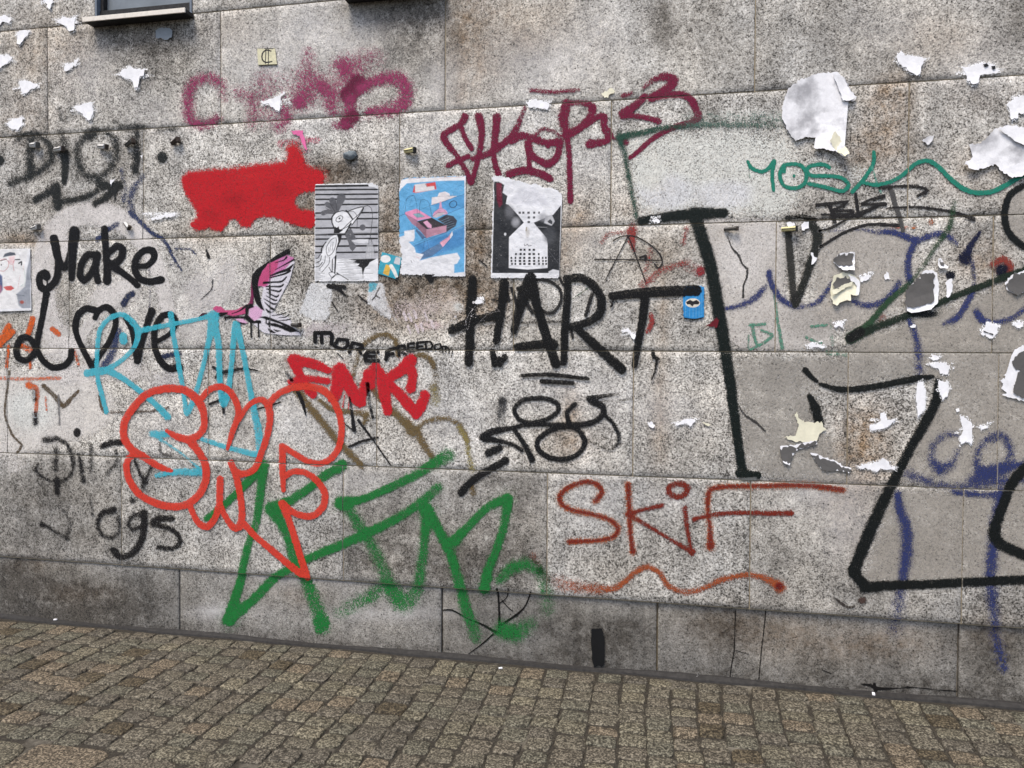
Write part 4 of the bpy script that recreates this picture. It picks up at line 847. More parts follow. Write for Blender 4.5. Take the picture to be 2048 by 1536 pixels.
tag('graffiti_marks', 'thin black marker scribbles around the red letters', 5, (30, 29, 30), [
    S([(427, 734), (447, 744), (487, 737), (516, 741)], [5, 7, 5, 3]), S([(437, 748), (444, 770), (446, 800), (448, 826)], [7, 7, 6, 5], None, .9), S([(420, 808), (440, 800), (458, 790)], 5), S([(438, 740), (432, 756)], 4), S([(515, 818), (545, 810), (562, 804)], 3.5), S([(597, 784), (606, 805), (612, 830)], [8, 8, 3]), S([(574, 745), (584, 760)], 8, None, .8),
    S([(700, 795), (705, 830), (709, 860)], [4, 6, 8]), S([(717, 840), (747, 880), (782, 930)], [5, 4, 3]), S([(699, 893), (725, 882), (756, 875)], 5), S([(736, 768), (739, 805), (746, 834)], [9, 7, 6], None, .7), B(746, 835, 4), S([(688, 845), (706, 860)], 4, None, .7), S([(675, 706), (688, 718)], 3),
    S([(658, 572), (676, 576), (692, 592)], [10, 9, 4], None, .85), S([(668, 572), (690, 574)], 7), S([(665, 605), (676, 622)], 3), S([(735, 605), (716, 590)], 3), S([(640, 660), (638, 672)], 3, (120, 120, 130), .7), S([(413, 499), (418, 514)], [3, 7]), S([(860, 555), (862, 560)], 12), S([(852, 553), (872, 553)], 6), S([(958, 520), (974, 532)], 4, None, .8)], .35)
tag('graffiti_lettering', 'fat red orange bubble letters SuP outlined below the cyan tag', 7, (216, 66, 50), [
    S([(335, 861), (355, 873), (380, 878), (400, 868), (410, 850), (408, 823), (395, 798), (370, 780), (333, 777), (295, 788), (268, 815), (250, 845), (250, 876), (265, 898), (288, 913), (320, 933), (344, 941)], [7, 14, 15, 14, 14, 15, 17, 16, 15, 15, 15, 15, 15, 15, 15, 13, 7]),
    S([(380, 880), (400, 905), (412, 930), (413, 958), (400, 988), (375, 1008), (348, 1013), (313, 1006), (280, 988), (260, 960), (254, 933), (260, 915), (274, 908)], [16, 15, 15, 15, 15, 15, 15, 15, 14, 14, 13, 13, 13]),
    S([(382, 1014), (391, 1034), (402, 1049), (416, 1053), (430, 1038), (439, 1012), (441, 985), (441, 958)], [12, 12, 13, 14, 13, 14, 14, 14]), S([(442, 1012), (455, 1038), (468, 1054), (479, 1054), (485, 1030), (482, 993), (474, 955), (463, 925)], [12, 12, 14, 14, 14, 13, 13, 13]),
    S([(472, 940), (484, 948), (500, 944), (512, 935), (523, 908), (535, 873), (541, 838), (538, 813), (527, 800), (512, 801), (494, 815), (479, 840)], [12, 13, 13, 13, 13, 13, 14, 15, 13, 11, 10, 9]), S([(405, 796), (420, 779), (442, 773), (461, 783), (474, 805), (478, 830), (466, 863), (456, 897)], [12, 12, 13, 13, 13, 13, 12, 7]),
    S([(540, 805), (557, 788), (585, 775), (617, 773), (647, 780), (667, 800), (681, 833), (684, 868), (677, 898), (660, 919), (637, 927), (612, 920), (588, 906), (567, 893)], [13, 13, 14, 15, 15, 14, 13, 13, 13, 13, 13, 12, 12, 12]), S([(566, 893), (566, 940), (568, 980)], [15, 13, 9]),
    S([(570, 953), (587, 943), (612, 945), (637, 963), (651, 988), (647, 1013), (627, 1031), (602, 1030), (580, 1019), (566, 1006)], [12, 12, 12, 13, 14, 14, 14, 13, 13, 13]), S([(564, 1006), (580, 1043), (596, 1093), (614, 1152)], [13, 13, 14, 14]), S([(490, 1048), (512, 1072), (545, 1100), (587, 1135), (614, 1155)], [13, 12, 13, 14, 14])], 0.5, 0.0042, 0.1)
zf = Z(560, 560, 3.1725)
tag('stencil_lettering', 'black stencilled words MORE FREEDOM in an arched line', 5, BLACK, [
    S(zf((225, 392), (225, 335), (320, 335), (332, 350), (328, 405)), 8, None, 1, .18, False, True), S(zf((266, 355), (266, 396)), 7, None, 1, .18, False, True), S(zf((347, 418), (370, 376), (430, 380), (432, 415), (402, 440), (347, 420)), 6.6, None, 1, .18, False, True), S(zf((442, 458), (462, 398), (522, 412), (526, 430), (488, 440)), 6.8, None, 1, .18, False, True), S(zf((505, 446), (516, 466)), 6, None, 1, .18, False, True), S(zf((622, 456), (560, 454), (541, 480), (546, 512), (624, 512)), 8, None, 1, .18, False, True), S(zf((556, 483), (608, 485)), 6.5, None, 1, .18, False, True), S(zf((674, 504), (680, 456), (702, 441), (738, 433)), 7.4, None, 1, .18, False, True), S(zf((690, 473), (720, 466)), 6.5, None, 1, .18, False, True), S(zf((757, 478), (752, 421), (792, 415), (793, 440), (766, 451), (802, 472)), 5.8, None, 1, .18, False, True), S(zf((852, 400), (815, 405), (812, 455), (857, 450)), 5.4, None, 1, .18, False, True), S(zf((820, 428), (846, 427)), 4.6, None, 1, .18, False, True), S(zf((912, 394), (873, 398), (870, 446), (916, 440)), 5.4, None, 1, .18, False, True), S(zf((878, 421), (906, 420)), 4.6, None, 1, .18, False, True), S(zf((929, 441), (926, 391), (956, 391), (971, 415), (960, 436), (929, 441)), 4.4, None, 1, .18, False, True), S(zf((980, 436), (987, 410), (1020, 405), (1024, 430), (1000, 443), (980, 436)), 3.8, None, 1, .18, False, True), S(zf((1035, 457), (1031, 421), (1056, 421), (1076, 441), (1073, 464)), 3.8, None, 1, .18, False, True), S(zf((1052, 428), (1053, 455)), 3.4, None, 1, .18, False, True), S(zf((1096, 452), (1092, 466)), 3.4, None, 1, .18, False, True), B(903.5, 712, 2.4)], .15, .0022)
tag('graffiti_lettering', 'thin black letters HAPPY crossed by the bold HART', 5, (38, 37, 37), [
    S(a23((0, 770), (40, 900), (60, 960)), 7), S(a23((200, 700), (300, 712), (385, 780), (390, 880), (330, 965), (260, 960), (215, 920)), 6), S(a23((385, 690), (410, 740)), 6), S(a23((640, 820), (590, 985)), 8, None, .8), S(a23((480, 860), (620, 760)), 3, (60, 90, 70), .6), S([(985, 600), (1040, 600)], 6, None, .6), S([(1010, 560), (1018, 600)], 6),
    S([(1045, 645), (1122, 643)], 5, None, .6), S([(1142, 656), (1146, 676)], 5), S([(1050, 600), (1066, 625), (1078, 622)], 9, None, .7), S([(902, 655), (906, 650)], 5)], .5)
tag('graffiti_lettering', 'huge black brushed capitals HART below the posters', 12, (20, 20, 20), [
    S([(946, 558), (943, 609), (941, 659), (938, 725)], [17, 21, 18, 17], None, [.85, 1, .95, 1], .3), S([(1009, 566), (1004, 609), (999, 646), (993, 682)], [20, 16, 15, 14], None, [.9, 1, .95, .9], .3), S([(903, 661), (937, 645), (970, 636), (1000, 628)], [14, 17, 17, 18], None, [1, .95, .95, 1], .25),
    S([(986, 703), (990, 728)], [11, 13], None, .98), S([(1010, 714), (1001, 730)], [13, 10], None, .98), S([(999, 716), (992, 728)], 8, None, .9),
    S([(1060, 556), (1047, 592), (1028, 662)], [20, 24, 13], None, 1, .2), S([(1062, 556), (1074, 609), (1089, 659), (1112, 728)], [22, 18, 19, 18], None, [1, .9, .98, 1], .22), S([(1034, 694), (1074, 689), (1108, 688)], [15, 17, 19], None, 1, .2), S([(1038, 578), (1058, 572)], 10),
    S([(1136, 560), (1134, 609), (1130, 659), (1128, 725)], [15, 15, 16, 13], None, 1, .2), S([(1134, 558), (1164, 556), (1189, 573), (1203, 599), (1199, 627), (1174, 645), (1142, 653)], [16, 16, 17, 17, 17, 16, 14], None, 1, .2), S([(1152, 654), (1184, 684), (1214, 711), (1243, 738)], [14, 18, 18, 20], None, 1, .2),
    S([(1224, 592), (1274, 587), (1324, 583), (1392, 581)], [15, 19, 20, 22], None, 1, .18), S([(1290, 600), (1284, 646), (1276, 689), (1269, 730)], [18, 16, 15, 12], None, 1, .2), S([(1226, 600), (1223, 614)], 4), S([(1306, 702), (1308, 714), (1318, 717)], [7, 8, 4]), S([(1314, 720), (1310, 742), (1303, 760)], [5, 3.5, 3]),
    S([(1045, 751), (1099, 749), (1176, 757)], [7, 8, 7]), S([(1084, 762), (1146, 766)], [9, 8])], 0.45, 0.0042, 0.1)
tag('graffiti_marks', 'thin white scratches across the black letter H', 13, (206, 200, 198), [S(p, 1.6, None, .85) for p in ([(945, 605), (965, 606)], [(930, 652), (938, 630), (952, 612)], [(946, 618), (936, 660), (932, 640)], [(866, 676), (905, 640), (925, 622)], [(905, 605), (930, 618)], [(950, 655), (975, 630), (998, 622)], [(968, 640), (975, 650), (965, 662)], [(938, 614), (956, 624), (942, 632), (956, 636)], [(880, 668), (912, 632)], [(990, 612), (1002, 625)])] + [B(948, 605, 4), B(912, 633, 4)], .3, .003)
tag('graffiti_lettering', 'black loops reading like 80g with a slash, under HART', 5, (26, 26, 27), [
    S([(1006, 800), (1002, 825), (1000, 850)], [16, 20, 22], (70, 70, 70), [.75, .5, .3], .5), B(1004, 802, 11, 9, (50, 50, 50), .8), S([(966, 874), (985, 863), (1024, 856), (1049, 850), (1099, 849), (1149, 850), (1184, 845), (1205, 830), (1206, 813), (1190, 805), (1178, 797), (1206, 792), (1238, 787)], [14, 14, 9, 8, 8, 12, 11, 11, 12, 13, 12, 9, 5], None, [1, 1, 1, 1, 1, 1, 1, 1, 1, 1, 1, .7, .4], .25),
    S([(970, 876), (1000, 882), (1024, 888), (1044, 900)], [14, 9, 8, 8], None, .95), S([(977, 906), (998, 896)], 15, None, .95, .3), S([(1012, 920), (985, 936), (960, 950), (937, 968), (923, 985)], [14, 14, 14, 14, 15], None, 1, .3),
    S([(1074, 796), (1044, 801), (1029, 820), (1041, 840), (1066, 845), (1094, 838), (1116, 823), (1116, 808), (1098, 798)], 9, None, [1, .9, .85, .95, 1, 1, 1, 1, 1], .22, True), S([(1139, 847), (1134, 825), (1150, 808)], 9, None, .95), S([(1144, 853), (1106, 858), (1077, 878), (1077, 898), (1099, 915), (1129, 918), (1156, 908), (1170, 885), (1162, 866)], 10, None, 1, .22, True),
    S([(1030, 860), (1049, 888), (1064, 918)], [8, 10, 13], None, 1), S([(1061, 920), (1061, 930)], 2.5), S([(1209, 830), (1226, 846), (1238, 870), (1235, 886), (1222, 898), (1199, 893), (1176, 880)], [8, 8, 9, 8, 6, 5, 5], None, [.95, .8, .75, .6, .45, .5, .5], .4), S([(1200, 803), (1255, 798), (1290, 790)], 6, None, .4, .6)], 0.8, 0.0042, 0.15)
tag('graffiti_lettering', 'rust red spray letters SKiF with a wavy underline', 4, (122, 44, 32), [
    S([(1191, 1001), (1204, 985), (1194, 968), (1169, 963), (1136, 975), (1119, 993), (1126, 1010), (1149, 1021), (1186, 1028), (1221, 1040), (1236, 1056), (1229, 1072), (1199, 1080), (1139, 1083)], 11, (184, 104, 60), .45, .6), S([(1191, 1001), (1204, 985), (1194, 968), (1169, 963), (1136, 975), (1119, 993), (1126, 1010), (1149, 1021), (1186, 1028), (1221, 1040), (1236, 1056), (1229, 1072), (1199, 1080), (1139, 1083)], [9, 9, 8, 8, 8, 9, 8, 7, 7, 7, 8, 7, 6, 9], None, .85, .4),
    S([(1256, 969), (1259, 1018), (1261, 1068), (1266, 1102)], 11, (184, 104, 60), .4, .6), S([(1256, 969), (1259, 1018), (1261, 1068), (1266, 1102)], [10, 8, 8, 10], None, .85, .4), S([(1256, 1029), (1289, 1018), (1324, 1010)], [10, 7, 9], None, .85, .4), S([(1261, 1031), (1311, 1060), (1349, 1083), (1384, 1103)], [9, 7, 7, 11], None, .8, .45), B(1258, 1028, 9, 8), B(1266, 1102, 7, 7), B(1384, 1104, 9, 9),
    S([(1370, 1016), (1374, 1055), (1382, 1098)], [10, 8, 6], None, .85, .4), S([(1357, 966), (1340, 972), (1338, 986), (1352, 993), (1370, 988), (1375, 974)], 11, None, .9, .35, True), S([(1418, 1094), (1420, 1060), (1417, 1030), (1415, 1005), (1420, 980), (1449, 973), (1536, 971), (1611, 970), (1684, 979)], 11, (184, 104, 60), .4, .6), S([(1421, 1092), (1420, 1060), (1417, 1030), (1415, 1005), (1420, 980), (1449, 973), (1536, 971), (1611, 970), (1684, 979)], [14, 7, 6, 8, 9, 8, 8, 9, 11], None, .82, .4),
    B(1421, 1090, 10, 11), S([(1388, 1038), (1424, 1029), (1474, 1025), (1536, 1026), (1582, 1026)], [9, 8, 8, 9, 10], None, .9, .35), S([(1066, 1112), (1088, 1148), (1118, 1166), (1174, 1175), (1224, 1177), (1250, 1163), (1268, 1146), (1294, 1133), (1318, 1144), (1338, 1172), (1374, 1184), (1411, 1174), (1449, 1157), (1499, 1149), (1536, 1158), (1560, 1174)], [14, 18, 26, 20, 12, 10, 10, 10, 10, 10, 10, 10, 10, 10, 12, 18], (160, 82, 48), [.4, .3, .35, .5, .75, .8, .85, .85, .8, .75, .7, .75, .75, .8, .85, .95], .45), B(1558, 1172, 13, 12, (110, 30, 26), .9, .2)], 1.0, 0.0042, 0.22)
z7 = Z(400, 480, 6.98)
PINK, LPINK, MAG = (200, 84, 128), (224, 176, 208), (170, 44, 88)
tag('stencil_bird', 'pink and black stencil of a flying bird with raised wing', 5, BLACK, [
    G(z7((700, 950), (860, 850), (900, 600), (1180, 260), (1330, 300), (1260, 560), (1120, 820), (1010, 1010), (1240, 1080), (1420, 1330), (1200, 1330), (900, 1300), (760, 1180), (680, 1080)), (222, 218, 224), .93, 4),
    G(z7((820, 640), (830, 520), (940, 330), (1230, 215), (1320, 250), (1200, 400), (1010, 520), (940, 660)), (206, 128, 176), .95, 4), G(z7((820, 640), (835, 500), (960, 330), (1100, 280), (1080, 400), (980, 520), (920, 640)), PINK, .97, 5), G(z7((700, 960), (780, 920), (880, 980), (860, 1080), (760, 1130), (690, 1070)), LPINK, .95, 4),
    G(z7((180, 960), (230, 920), (300, 930), (360, 980), (500, 980), (650, 910), (720, 870), (700, 960), (640, 1030), (480, 1060), (380, 1040), (240, 1030)), PINK, .98, 3), G(z7((720, 580), (760, 560), (750, 900), (690, 900), (715, 780)), (120, 40, 80), .95, 3), G(z7((500, 1105), (600, 1095), (680, 1160), (600, 1165)), LPINK, .9, 3),
    G(z7((725, 560), (735, 490), (800, 410), (900, 340), (1060, 225), (1210, 130), (1245, 140), (1240, 180), (1080, 265), (960, 330), (880, 430), (830, 540), (815, 640), (840, 780), (870, 900), (905, 985), (850, 960), (790, 890), (755, 780), (735, 650)), None, 1, 2),
    S(z7((1245, 135), (1245, 175), (1190, 215), (1000, 310)), [4, 4, 3, 2]), S(z7((1215, 240), (1180, 280), (1060, 320)), [4, 3, 2]), S(z7((1320, 275), (1200, 340), (1060, 415)), [4, 3, 2]), S(z7((1305, 345), (1240, 410), (1120, 450), (990, 500)), [3, 6, 5, 3]), S(z7((1260, 430), (1200, 470), (980, 530)), [5, 4, 3]), S(z7((1215, 515), (1150, 580), (1020, 590), (900, 600)), [3, 4, 4, 5]), S(z7((1170, 620), (1130, 650), (930, 650)), [3, 4, 3]), S(z7((1140, 690), (1110, 720), (940, 685)), [3, 4, 3]),
    S(z7((980, 640), (985, 780)), 4), S(z7((1105, 770), (1070, 795), (940, 730)), [3, 4, 2]), S(z7((1080, 840), (1040, 840), (930, 780)), [3, 4, 2]), S(z7((1075, 890), (1030, 895), (900, 820)), [3, 4, 2]), S(z7((1055, 965), (1010, 960), (910, 870)), [3, 5, 2]), S(z7((1000, 1010), (960, 1000), (925, 960)), [3, 5, 2]),
    S(z7((1010, 1055), (1110, 1045), (1205, 1015)), [2, 3, 3]), S(z7((1110, 1085), (1200, 1075), (1250, 1040)), [2, 3, 3]), S(z7((1110, 1125), (1200, 1120), (1270, 1105)), [2, 3, 3]), G(z7((660, 900), (740, 890), (760, 940), (690, 960), (670, 1040), (760, 1130), (860, 1130), (860, 1165), (730, 1165), (640, 1110), (640, 960)), None, 1, 2),
    S(z7((650, 920), (560, 990), (450, 1030)), [5, 3, 2]), S(z7((230, 1030), (300, 1040), (390, 1020)), [3, 8, 3]), G(z7((320, 1075), (400, 1060), (520, 1070), (640, 1060), (640, 1100), (520, 1095), (380, 1095)), None, 1, 2), S(z7((360, 1080), (360, 1120)), [5, 2]), S(z7((505, 1135), (570, 1160), (640, 1165)), [2, 4, 2]), S(z7((715, 1160), (722, 1360)), 3.4), S(z7((820, 1150), (826, 1350)), 3.4), S(z7((800, 1140), (840, 1145)), 6),
    G(z7((830, 1075), (930, 1065), (1050, 1110), (1250, 1190), (1430, 1300), (1300, 1260), (1120, 1170), (960, 1120)), None, 1, 2), G(z7((920, 1160), (1050, 1160), (1200, 1210), (1360, 1280), (1260, 1290), (1100, 1220), (960, 1190)), None, 1, 2), S(z7((930, 1110), (930, 1160)), 3), S(z7((970, 1140), (975, 1210)), 3), S(z7((955, 1235), (1000, 1275), (1060, 1295)), [2, 6, 2]), S(z7((1035, 1250), (1080, 1270), (1130, 1270)), [2, 4, 2]),
    S(z7((0, 1080), (40, 1040), (100, 1030)), [4, 5, 3], (60, 20, 40))], .3, .003)
# cracks in the plinth and upper slabs
tag('crack', 'branching cracks in the dark plinth slab below the green tag', 1, (22, 20, 19), [
    S(a42((1490, 282), (1560, 280), (1680, 345), (1800, 395), (1920, 462)), [3, 3.5, 3, 4, 6]), S(a42((1928, 100), (1940, 300), (1942, 460)), [4, 4, 6]), S(a42((1690, 635), (1800, 555), (1890, 475)), [2, 3, 4]), S(a43((150, 130), (100, 250), (30, 320), (-40, 365), (-90, 400)), [4, 3, 5, 4, 4]), S(a42((1960, 200), (2010, 260), (2048, 290)), 2.5), S(a42((1940, 230), (2000, 180), (2020, 100)), 2.5)], .2, .003)
tag('crack', 'short chipped crack left of the plinth joint under the green paint', 1, (30, 27, 25), [S(a42((1338, 265), (1370, 330), (1410, 365), (1470, 402)), [2, 5, 5, 2]), S(a42((1310, 340), (1360, 315)), 2)], .2, .003)
tag('crack', 'two upright cracks in the long plinth slab, lower right', 1, (30, 27, 25), [S(a43((1790, 290), (1785, 450), (1780, 600), (1760, 720), (1745, 830)), 2.6), S(a43((2035, 290), (2015, 480), (1998, 620), (1978, 840)), 2.6), S(a43((1785, 605), (1850, 625), (1900, 640)), 2)], .2, .003)
tag('crack', 'long low crack with a chipped hole along the plinth foot, lower right', 1, (28, 26, 25), [S(a44((760, 880), (830, 890), (880, 915), (1050, 915), (1150, 905), (1350, 925), (1530, 938)), [3, 6, 7, 2, 3, 2, 3]), S(a44((860, 880), (870, 940)), 6), S(a44((440, 765), (515, 797)), 2.5)], .2, .003)
tag('crack', 'crack running down the pale grey paint beside the tall black stroke', 3, (60, 58, 56), [S([(1454, 470), (1464, 496), (1478, 512), (1484, 528), (1494, 538), (1493, 556), (1487, 570), (1486, 595)], [1.5, 3, 5, 3, 5, 3, 3, 4], None, .9, .5), S([(1478, 812), (1490, 830), (1512, 845), (1530, 862)], [2, 4, 5, 3], None, .8, .5)], .8, .003)

# ------------------------------------------------------------------ posters and printed stickers (flat prints on thin paper)
def poster(name, label, cat, corners, base, ops, y=-0.0064, cell=0.85, mask=None, wave=0.0009, group=None):
    TL, TR, BR, BL = [np.array(c, float) for c in corners]
    nu = int(max(np.hypot(*(TR - TL)), np.hypot(*(BR - BL))) / cell); nv = int(max(np.hypot(*(BL - TL)), np.hypot(*(BR - TR))) / cell)
    U, Vv = np.meshgrid(np.linspace(0, 1, nu + 1), np.linspace(0, 1, nv + 1))
    P = ((1 - U) * (1 - Vv))[..., None] * TL + (U * (1 - Vv))[..., None] * TR + (U * Vv)[..., None] * BR + ((1 - U) * Vv)[..., None] * BL
    f = Field(P[..., 0], P[..., 1]); f.windows(); f.wob = 0.0
    f.cov[:] = 1; f.col[:] = lin(base, .83)
    paint_ops(f, ops, (0, 0, 0))
    cov = np.ones_like(f.cov)
    if mask:
        g = Field(P[..., 0], P[..., 1]); g.windows(); g.poly(mask, (1, 1, 1), 1, 1.2); cov = g.cov
    X, Zc = px_wall(P[..., 0], P[..., 1])
    Y = y - wave * (np.sin(X * 31 + Zc * 17) * np.sin(Zc * 43 + 1.3) + 0.6 * np.sin(X * 97 + Zc * 61))
    I = np.arange(X.size).reshape(X.shape)
    cm = np.maximum.reduce([cov[:-1, :-1], cov[1:, :-1], cov[:-1, 1:], cov[1:, 1:]]); keep = cm > 0.3
    F = np.stack([I[1:, :-1][keep], I[1:, 1:][keep], I[:-1, 1:][keep], I[:-1, :-1][keep]], -1)
    n = X.size
    # give the sheet an edge: skirt down to the wall along the border
    V = np.stack([X, Y, Zc], -1).reshape(-1, 3)
    used = np.unique(F); rm = np.full(n, -1); rm[used] = np.arange(len(used))
    Vn = V[used]; Fn = rm[F]
    e = np.concatenate([Fn[:, [0, 1]], Fn[:, [1, 2]], Fn[:, [2, 3]], Fn[:, [3, 0]]])
    key = np.sort(e, 1); _, inv, cnt = np.unique(key, axis=0, return_inverse=True, return_counts=True)
    be = e[cnt[inv.ravel()] == 1]
    bv = np.unique(be); bm_ = np.full(len(Vn), -1); bm_[bv] = len(Vn) + np.arange(len(bv))
    low = Vn[bv].copy(); low[:, 1] += 0.0012
    Vall = np.vstack([Vn, low]); Sk = np.stack([be[:, 1], be[:, 0], bm_[be[:, 0]], bm_[be[:, 1]]], -1)
    me = mesh_np(name, Vall, np.vstack([Fn, Sk]))
    cc = f.col.reshape(-1, 3)[used]; attr_c(me, 'col', np.vstack([cc, cc[bv]]))
    cv = cov.ravel()[used]; attr_f(me, 'cov', np.concatenate([cv, cv[bv]]))
    return props(link(name, me, M_PRINT), label, cat, group)

K = (26, 25, 27); W = (238, 238, 239)
z = Z(560, 360, 6.98)
GREY, DG = (186, 186, 190), (96, 96, 100)
stripes = [S(z((508, y0), (930, y0 - 4), (1366, y0 - 8)), 3.7, K, 1, .15) for y0 in (142, 208, 274, 350, 466, 550, 675, 768, 828, 928, 1016)]
bird = [G(z((500, 70), (1372, 90), (1372, 1100), (500, 1106)), GREY, 1, 1)] + stripes + [S(z((512, 92), (1235, 80)), 3, K), G(z((1235, 60), (1290, 50), (1375, 95), (1375, 130), (1320, 100), (1250, 95)), W, 1, 1),
    G(z((500, 1104), (1372, 1100), (1372, 1405), (500, 1405)), W, 1, 1)]
for q, yy in enumerate(range(1120, 1400, 17)):
    x0 = 800 + (q * 97) % 180; bird.append(S(z((x0, yy), (x0 + 150 + (q * 53) % 200, yy - 3)), 0.9, (70, 70, 72), .8))
    bird.append(S(z((505, yy + 4), (560 + (q * 31) % 90, yy - 6)), 1.0, (60, 60, 62), .8))
bird += [S(z((800, 445), (835, 330), (862, 255)), [6, 12, 17], DG), S(z((790, 445), (760, 350), (738, 290)), [5, 10, 12], DG), S(z((775, 445), (715, 380), (668, 345)), [5, 9, 10], DG), S(z((760, 450), (680, 440), (610, 465)), [5, 8, 9], DG),
    S(z((785, 285), (800, 420)), 1, K), S(z((700, 320), (770, 440)), 1, K), S(z((640, 390), (740, 440)), 1, K),
    G(z((1000, 680), (1060, 800), (1075, 830), (1000, 840), (1075, 930), (1050, 965), (1020, 1000), (985, 960), (960, 870), (915, 780), (950, 700)), DG, 1, 1), B(*z((1160, 665))[0], 6.6, 6.6, DG, 1, .8),
    G(z((740, 790), (800, 760), (870, 760), (850, 860), (790, 1000), (790, 1180), (770, 1180), (770, 1080), (700, 1060), (640, 1130), (600, 1180), (590, 1000), (650, 880)), K, 1, 1, True),
    G(z((640, 890), (720, 800), (800, 770), (820, 860), (790, 960), (780, 1060), (720, 1110), (700, 1180), (600, 1290), (560, 1180), (590, 1020)), W, 1, 1, True),
    S(z((660, 930), (720, 840), (790, 810), (790, 900), (740, 1020), (680, 1065), (655, 1000)), 1.2, K, 1, .2, True), S(z((700, 1080), (690, 1170), (590, 1290)), 1.2, K), S(z((640, 1060), (630, 1150), (560, 1240)), 1.2, K), S(z((590, 1060), (570, 1130), (505, 1160)), 1.4, K), S(z((570, 1040), (540, 1090), (510, 1100)), 1.4, K), S(z((600, 1150), (560, 1200), (510, 1215)), 1.4, K),
    S(z((720, 900), (700, 1010)), .9, K), S(z((750, 870), (735, 990)), .9, K), S(z((690, 940), (680, 1020)), .9, K), S(z((590, 1020), (585, 960), (650, 870)), 1.8, K), S(z((740, 1110), (735, 1290)), 1.6, K), S(z((785, 1060), (780, 1170), (772, 1300)), 2.2, K), S(z((690, 1220), (730, 1290)), 1.4, K),
    G(z((780, 460), (880, 430), (960, 460), (1012, 540), (1000, 600), (930, 720), (900, 745), (800, 740), (770, 690), (735, 600), (735, 520)), W, 1, 1, True), S(z((780, 460), (735, 520), (735, 600), (770, 690), (765, 745)), 2, K), S(z((780, 460), (880, 432), (960, 460), (1012, 540)), 1.6, K), S(z((1005, 580), (960, 650), (850, 700)), 1.2, K),
    G(z((770, 650), (800, 670), (830, 650), (835, 690), (890, 700), (830, 745), (765, 750)), K, 1, 1), G(z((960, 440), (1090, 390), (1172, 380), (1150, 440), (1010, 630), (1000, 590), (1020, 540)), W, 1, 1), S(z((960, 440), (1090, 392), (1172, 380), (1150, 445), (1010, 632)), 1.6, K), S(z((1165, 395), (1110, 480), (1015, 560), (880, 690)), 1.3, K), S(z((930, 430), (960, 460), (1020, 550)), 2.2, K), S(z((975, 450), (1030, 440), (1075, 490), (1085, 600), (1078, 680)), 1.1, K), S(z((1000, 610), (910, 760)), 2.0, K),
    S(z((790, 570), (800, 530), (850, 500), (885, 520), (870, 560), (820, 590)), 1.3, K, 1, .2, True), B(*z((838, 538))[0], 2.6, 2.6, K), S(z((820, 595), (880, 575)), .9, K), S(z((1172, 380), (1230, 362), (1280, 400), (1298, 520), (1280, 700), (1265, 800)), 1.2, (60, 60, 62)), S(z((1265, 800), (1240, 880), (1200, 1090)), .9, K), S(z((1270, 800), (1290, 900), (1280, 1090)), .9, K), S(z((1275, 800), (1320, 950), (1330, 1080)), .8, K), S(z((1250, 880), (1255, 1080)), .8, K),
    G(z((1220, 900), (1300, 900), (1330, 1080), (1195, 1090)), (196, 196, 198), .5, 3), G(z((950, 1108), (1350, 1100), (1300, 1130), (1260, 1150), (1230, 1200), (1190, 1230), (1170, 1300), (1168, 1345), (1155, 1300), (1150, 1230), (1090, 1200), (1120, 1170), (1020, 1150), (1080, 1130)), K, 1, 1),
    S(z((1165, 1340), (1168, 1375)), 1, K), G(z((730, 1370), (820, 1310), (950, 1395), (720, 1400)), W, 1, 1), S(z((720, 1400), (740, 1360), (820, 1315), (960, 1398)), 1.4, K), S(z((690, 1300), (740, 1280), (780, 1320), (740, 1370), (690, 1310)), 1.2, K), S(z((800, 1300), (830, 1320)), 2, K), G(z((1010, 855), (1090, 830), (1240, 830), (1240, 880), (1100, 880)), (226, 226, 228), .95, 2), S(z((1080, 822), (1180, 818)), 1, K), S(z((505, 765), (700, 752), (930, 745), (1370, 742)), 1.4, (110, 110, 112), .8)]
bird = [(o[0], o[1], ([v * 1.45 for v in o[2]] if hasattr(o[2], '__len__') else o[2] * 1.45) if o[2] != 3.7 and (o[3] != DG) else o[2]) + o[3:] if o[0] == 's' else o for o in bird]
poster('poster', 'black and white poster of a crested bird fishing, striped background', 'poster', [(630.5, 369), (757.5, 366), (757.5, 563), (630, 563.5)], W, bird, mask=z((495, 62), (1245, 42), (1300, 45), (1385, 95), (1385, 1412), (1000, 1418), (488, 1418)))

z = Z(780, 340, 6.678)
BL, PK, PKD, NV = (104, 176, 222), (222, 164, 192), (170, 124, 146), (34, 38, 58)
blue = [G(z((135, 290), (240, 175), (1000, 140), (1000, 1365), (140, 1390)), BL, 1, 1), G(z((340, 1010), (1000, 760), (1000, 1000), (420, 1200)), (76, 142, 196), .8, 12), G(z((560, 470), (1000, 330), (1000, 500), (760, 590)), (90, 162, 214), .9, 3),
    G(z((560, 470), (565, 370), (640, 360), (660, 310), (740, 292), (800, 320), (805, 350), (900, 350), (700, 430)), (240, 232, 232), 1, 1), S(z((565, 370), (640, 360), (880, 352), (720, 425), (560, 470)), .9, NV), S(z((400, 535), (560, 475), (780, 400), (1000, 325)), 1.1, NV), S(z((770, 590), (1000, 492)), 1.1, NV), S(z((145, 612), (205, 590)), 1.3, NV), S(z((150, 850), (380, 770)), 1.2, NV), S(z((330, 1020), (600, 900), (1000, 740)), 1.2, NV), S(z((320, 985), (540, 905)), 1, NV), S(z((830, 820), (1000, 730)), 1, (190, 215, 232)),
    S(z((845, 415), (800, 450), (810, 495), (855, 505), (895, 470), (885, 425)), 1.8, NV, 1, .2, True), G(z((640, 660), (760, 600), (850, 620), (900, 680), (880, 750), (760, 830), (750, 740)), (58, 62, 74), .95, 3)]
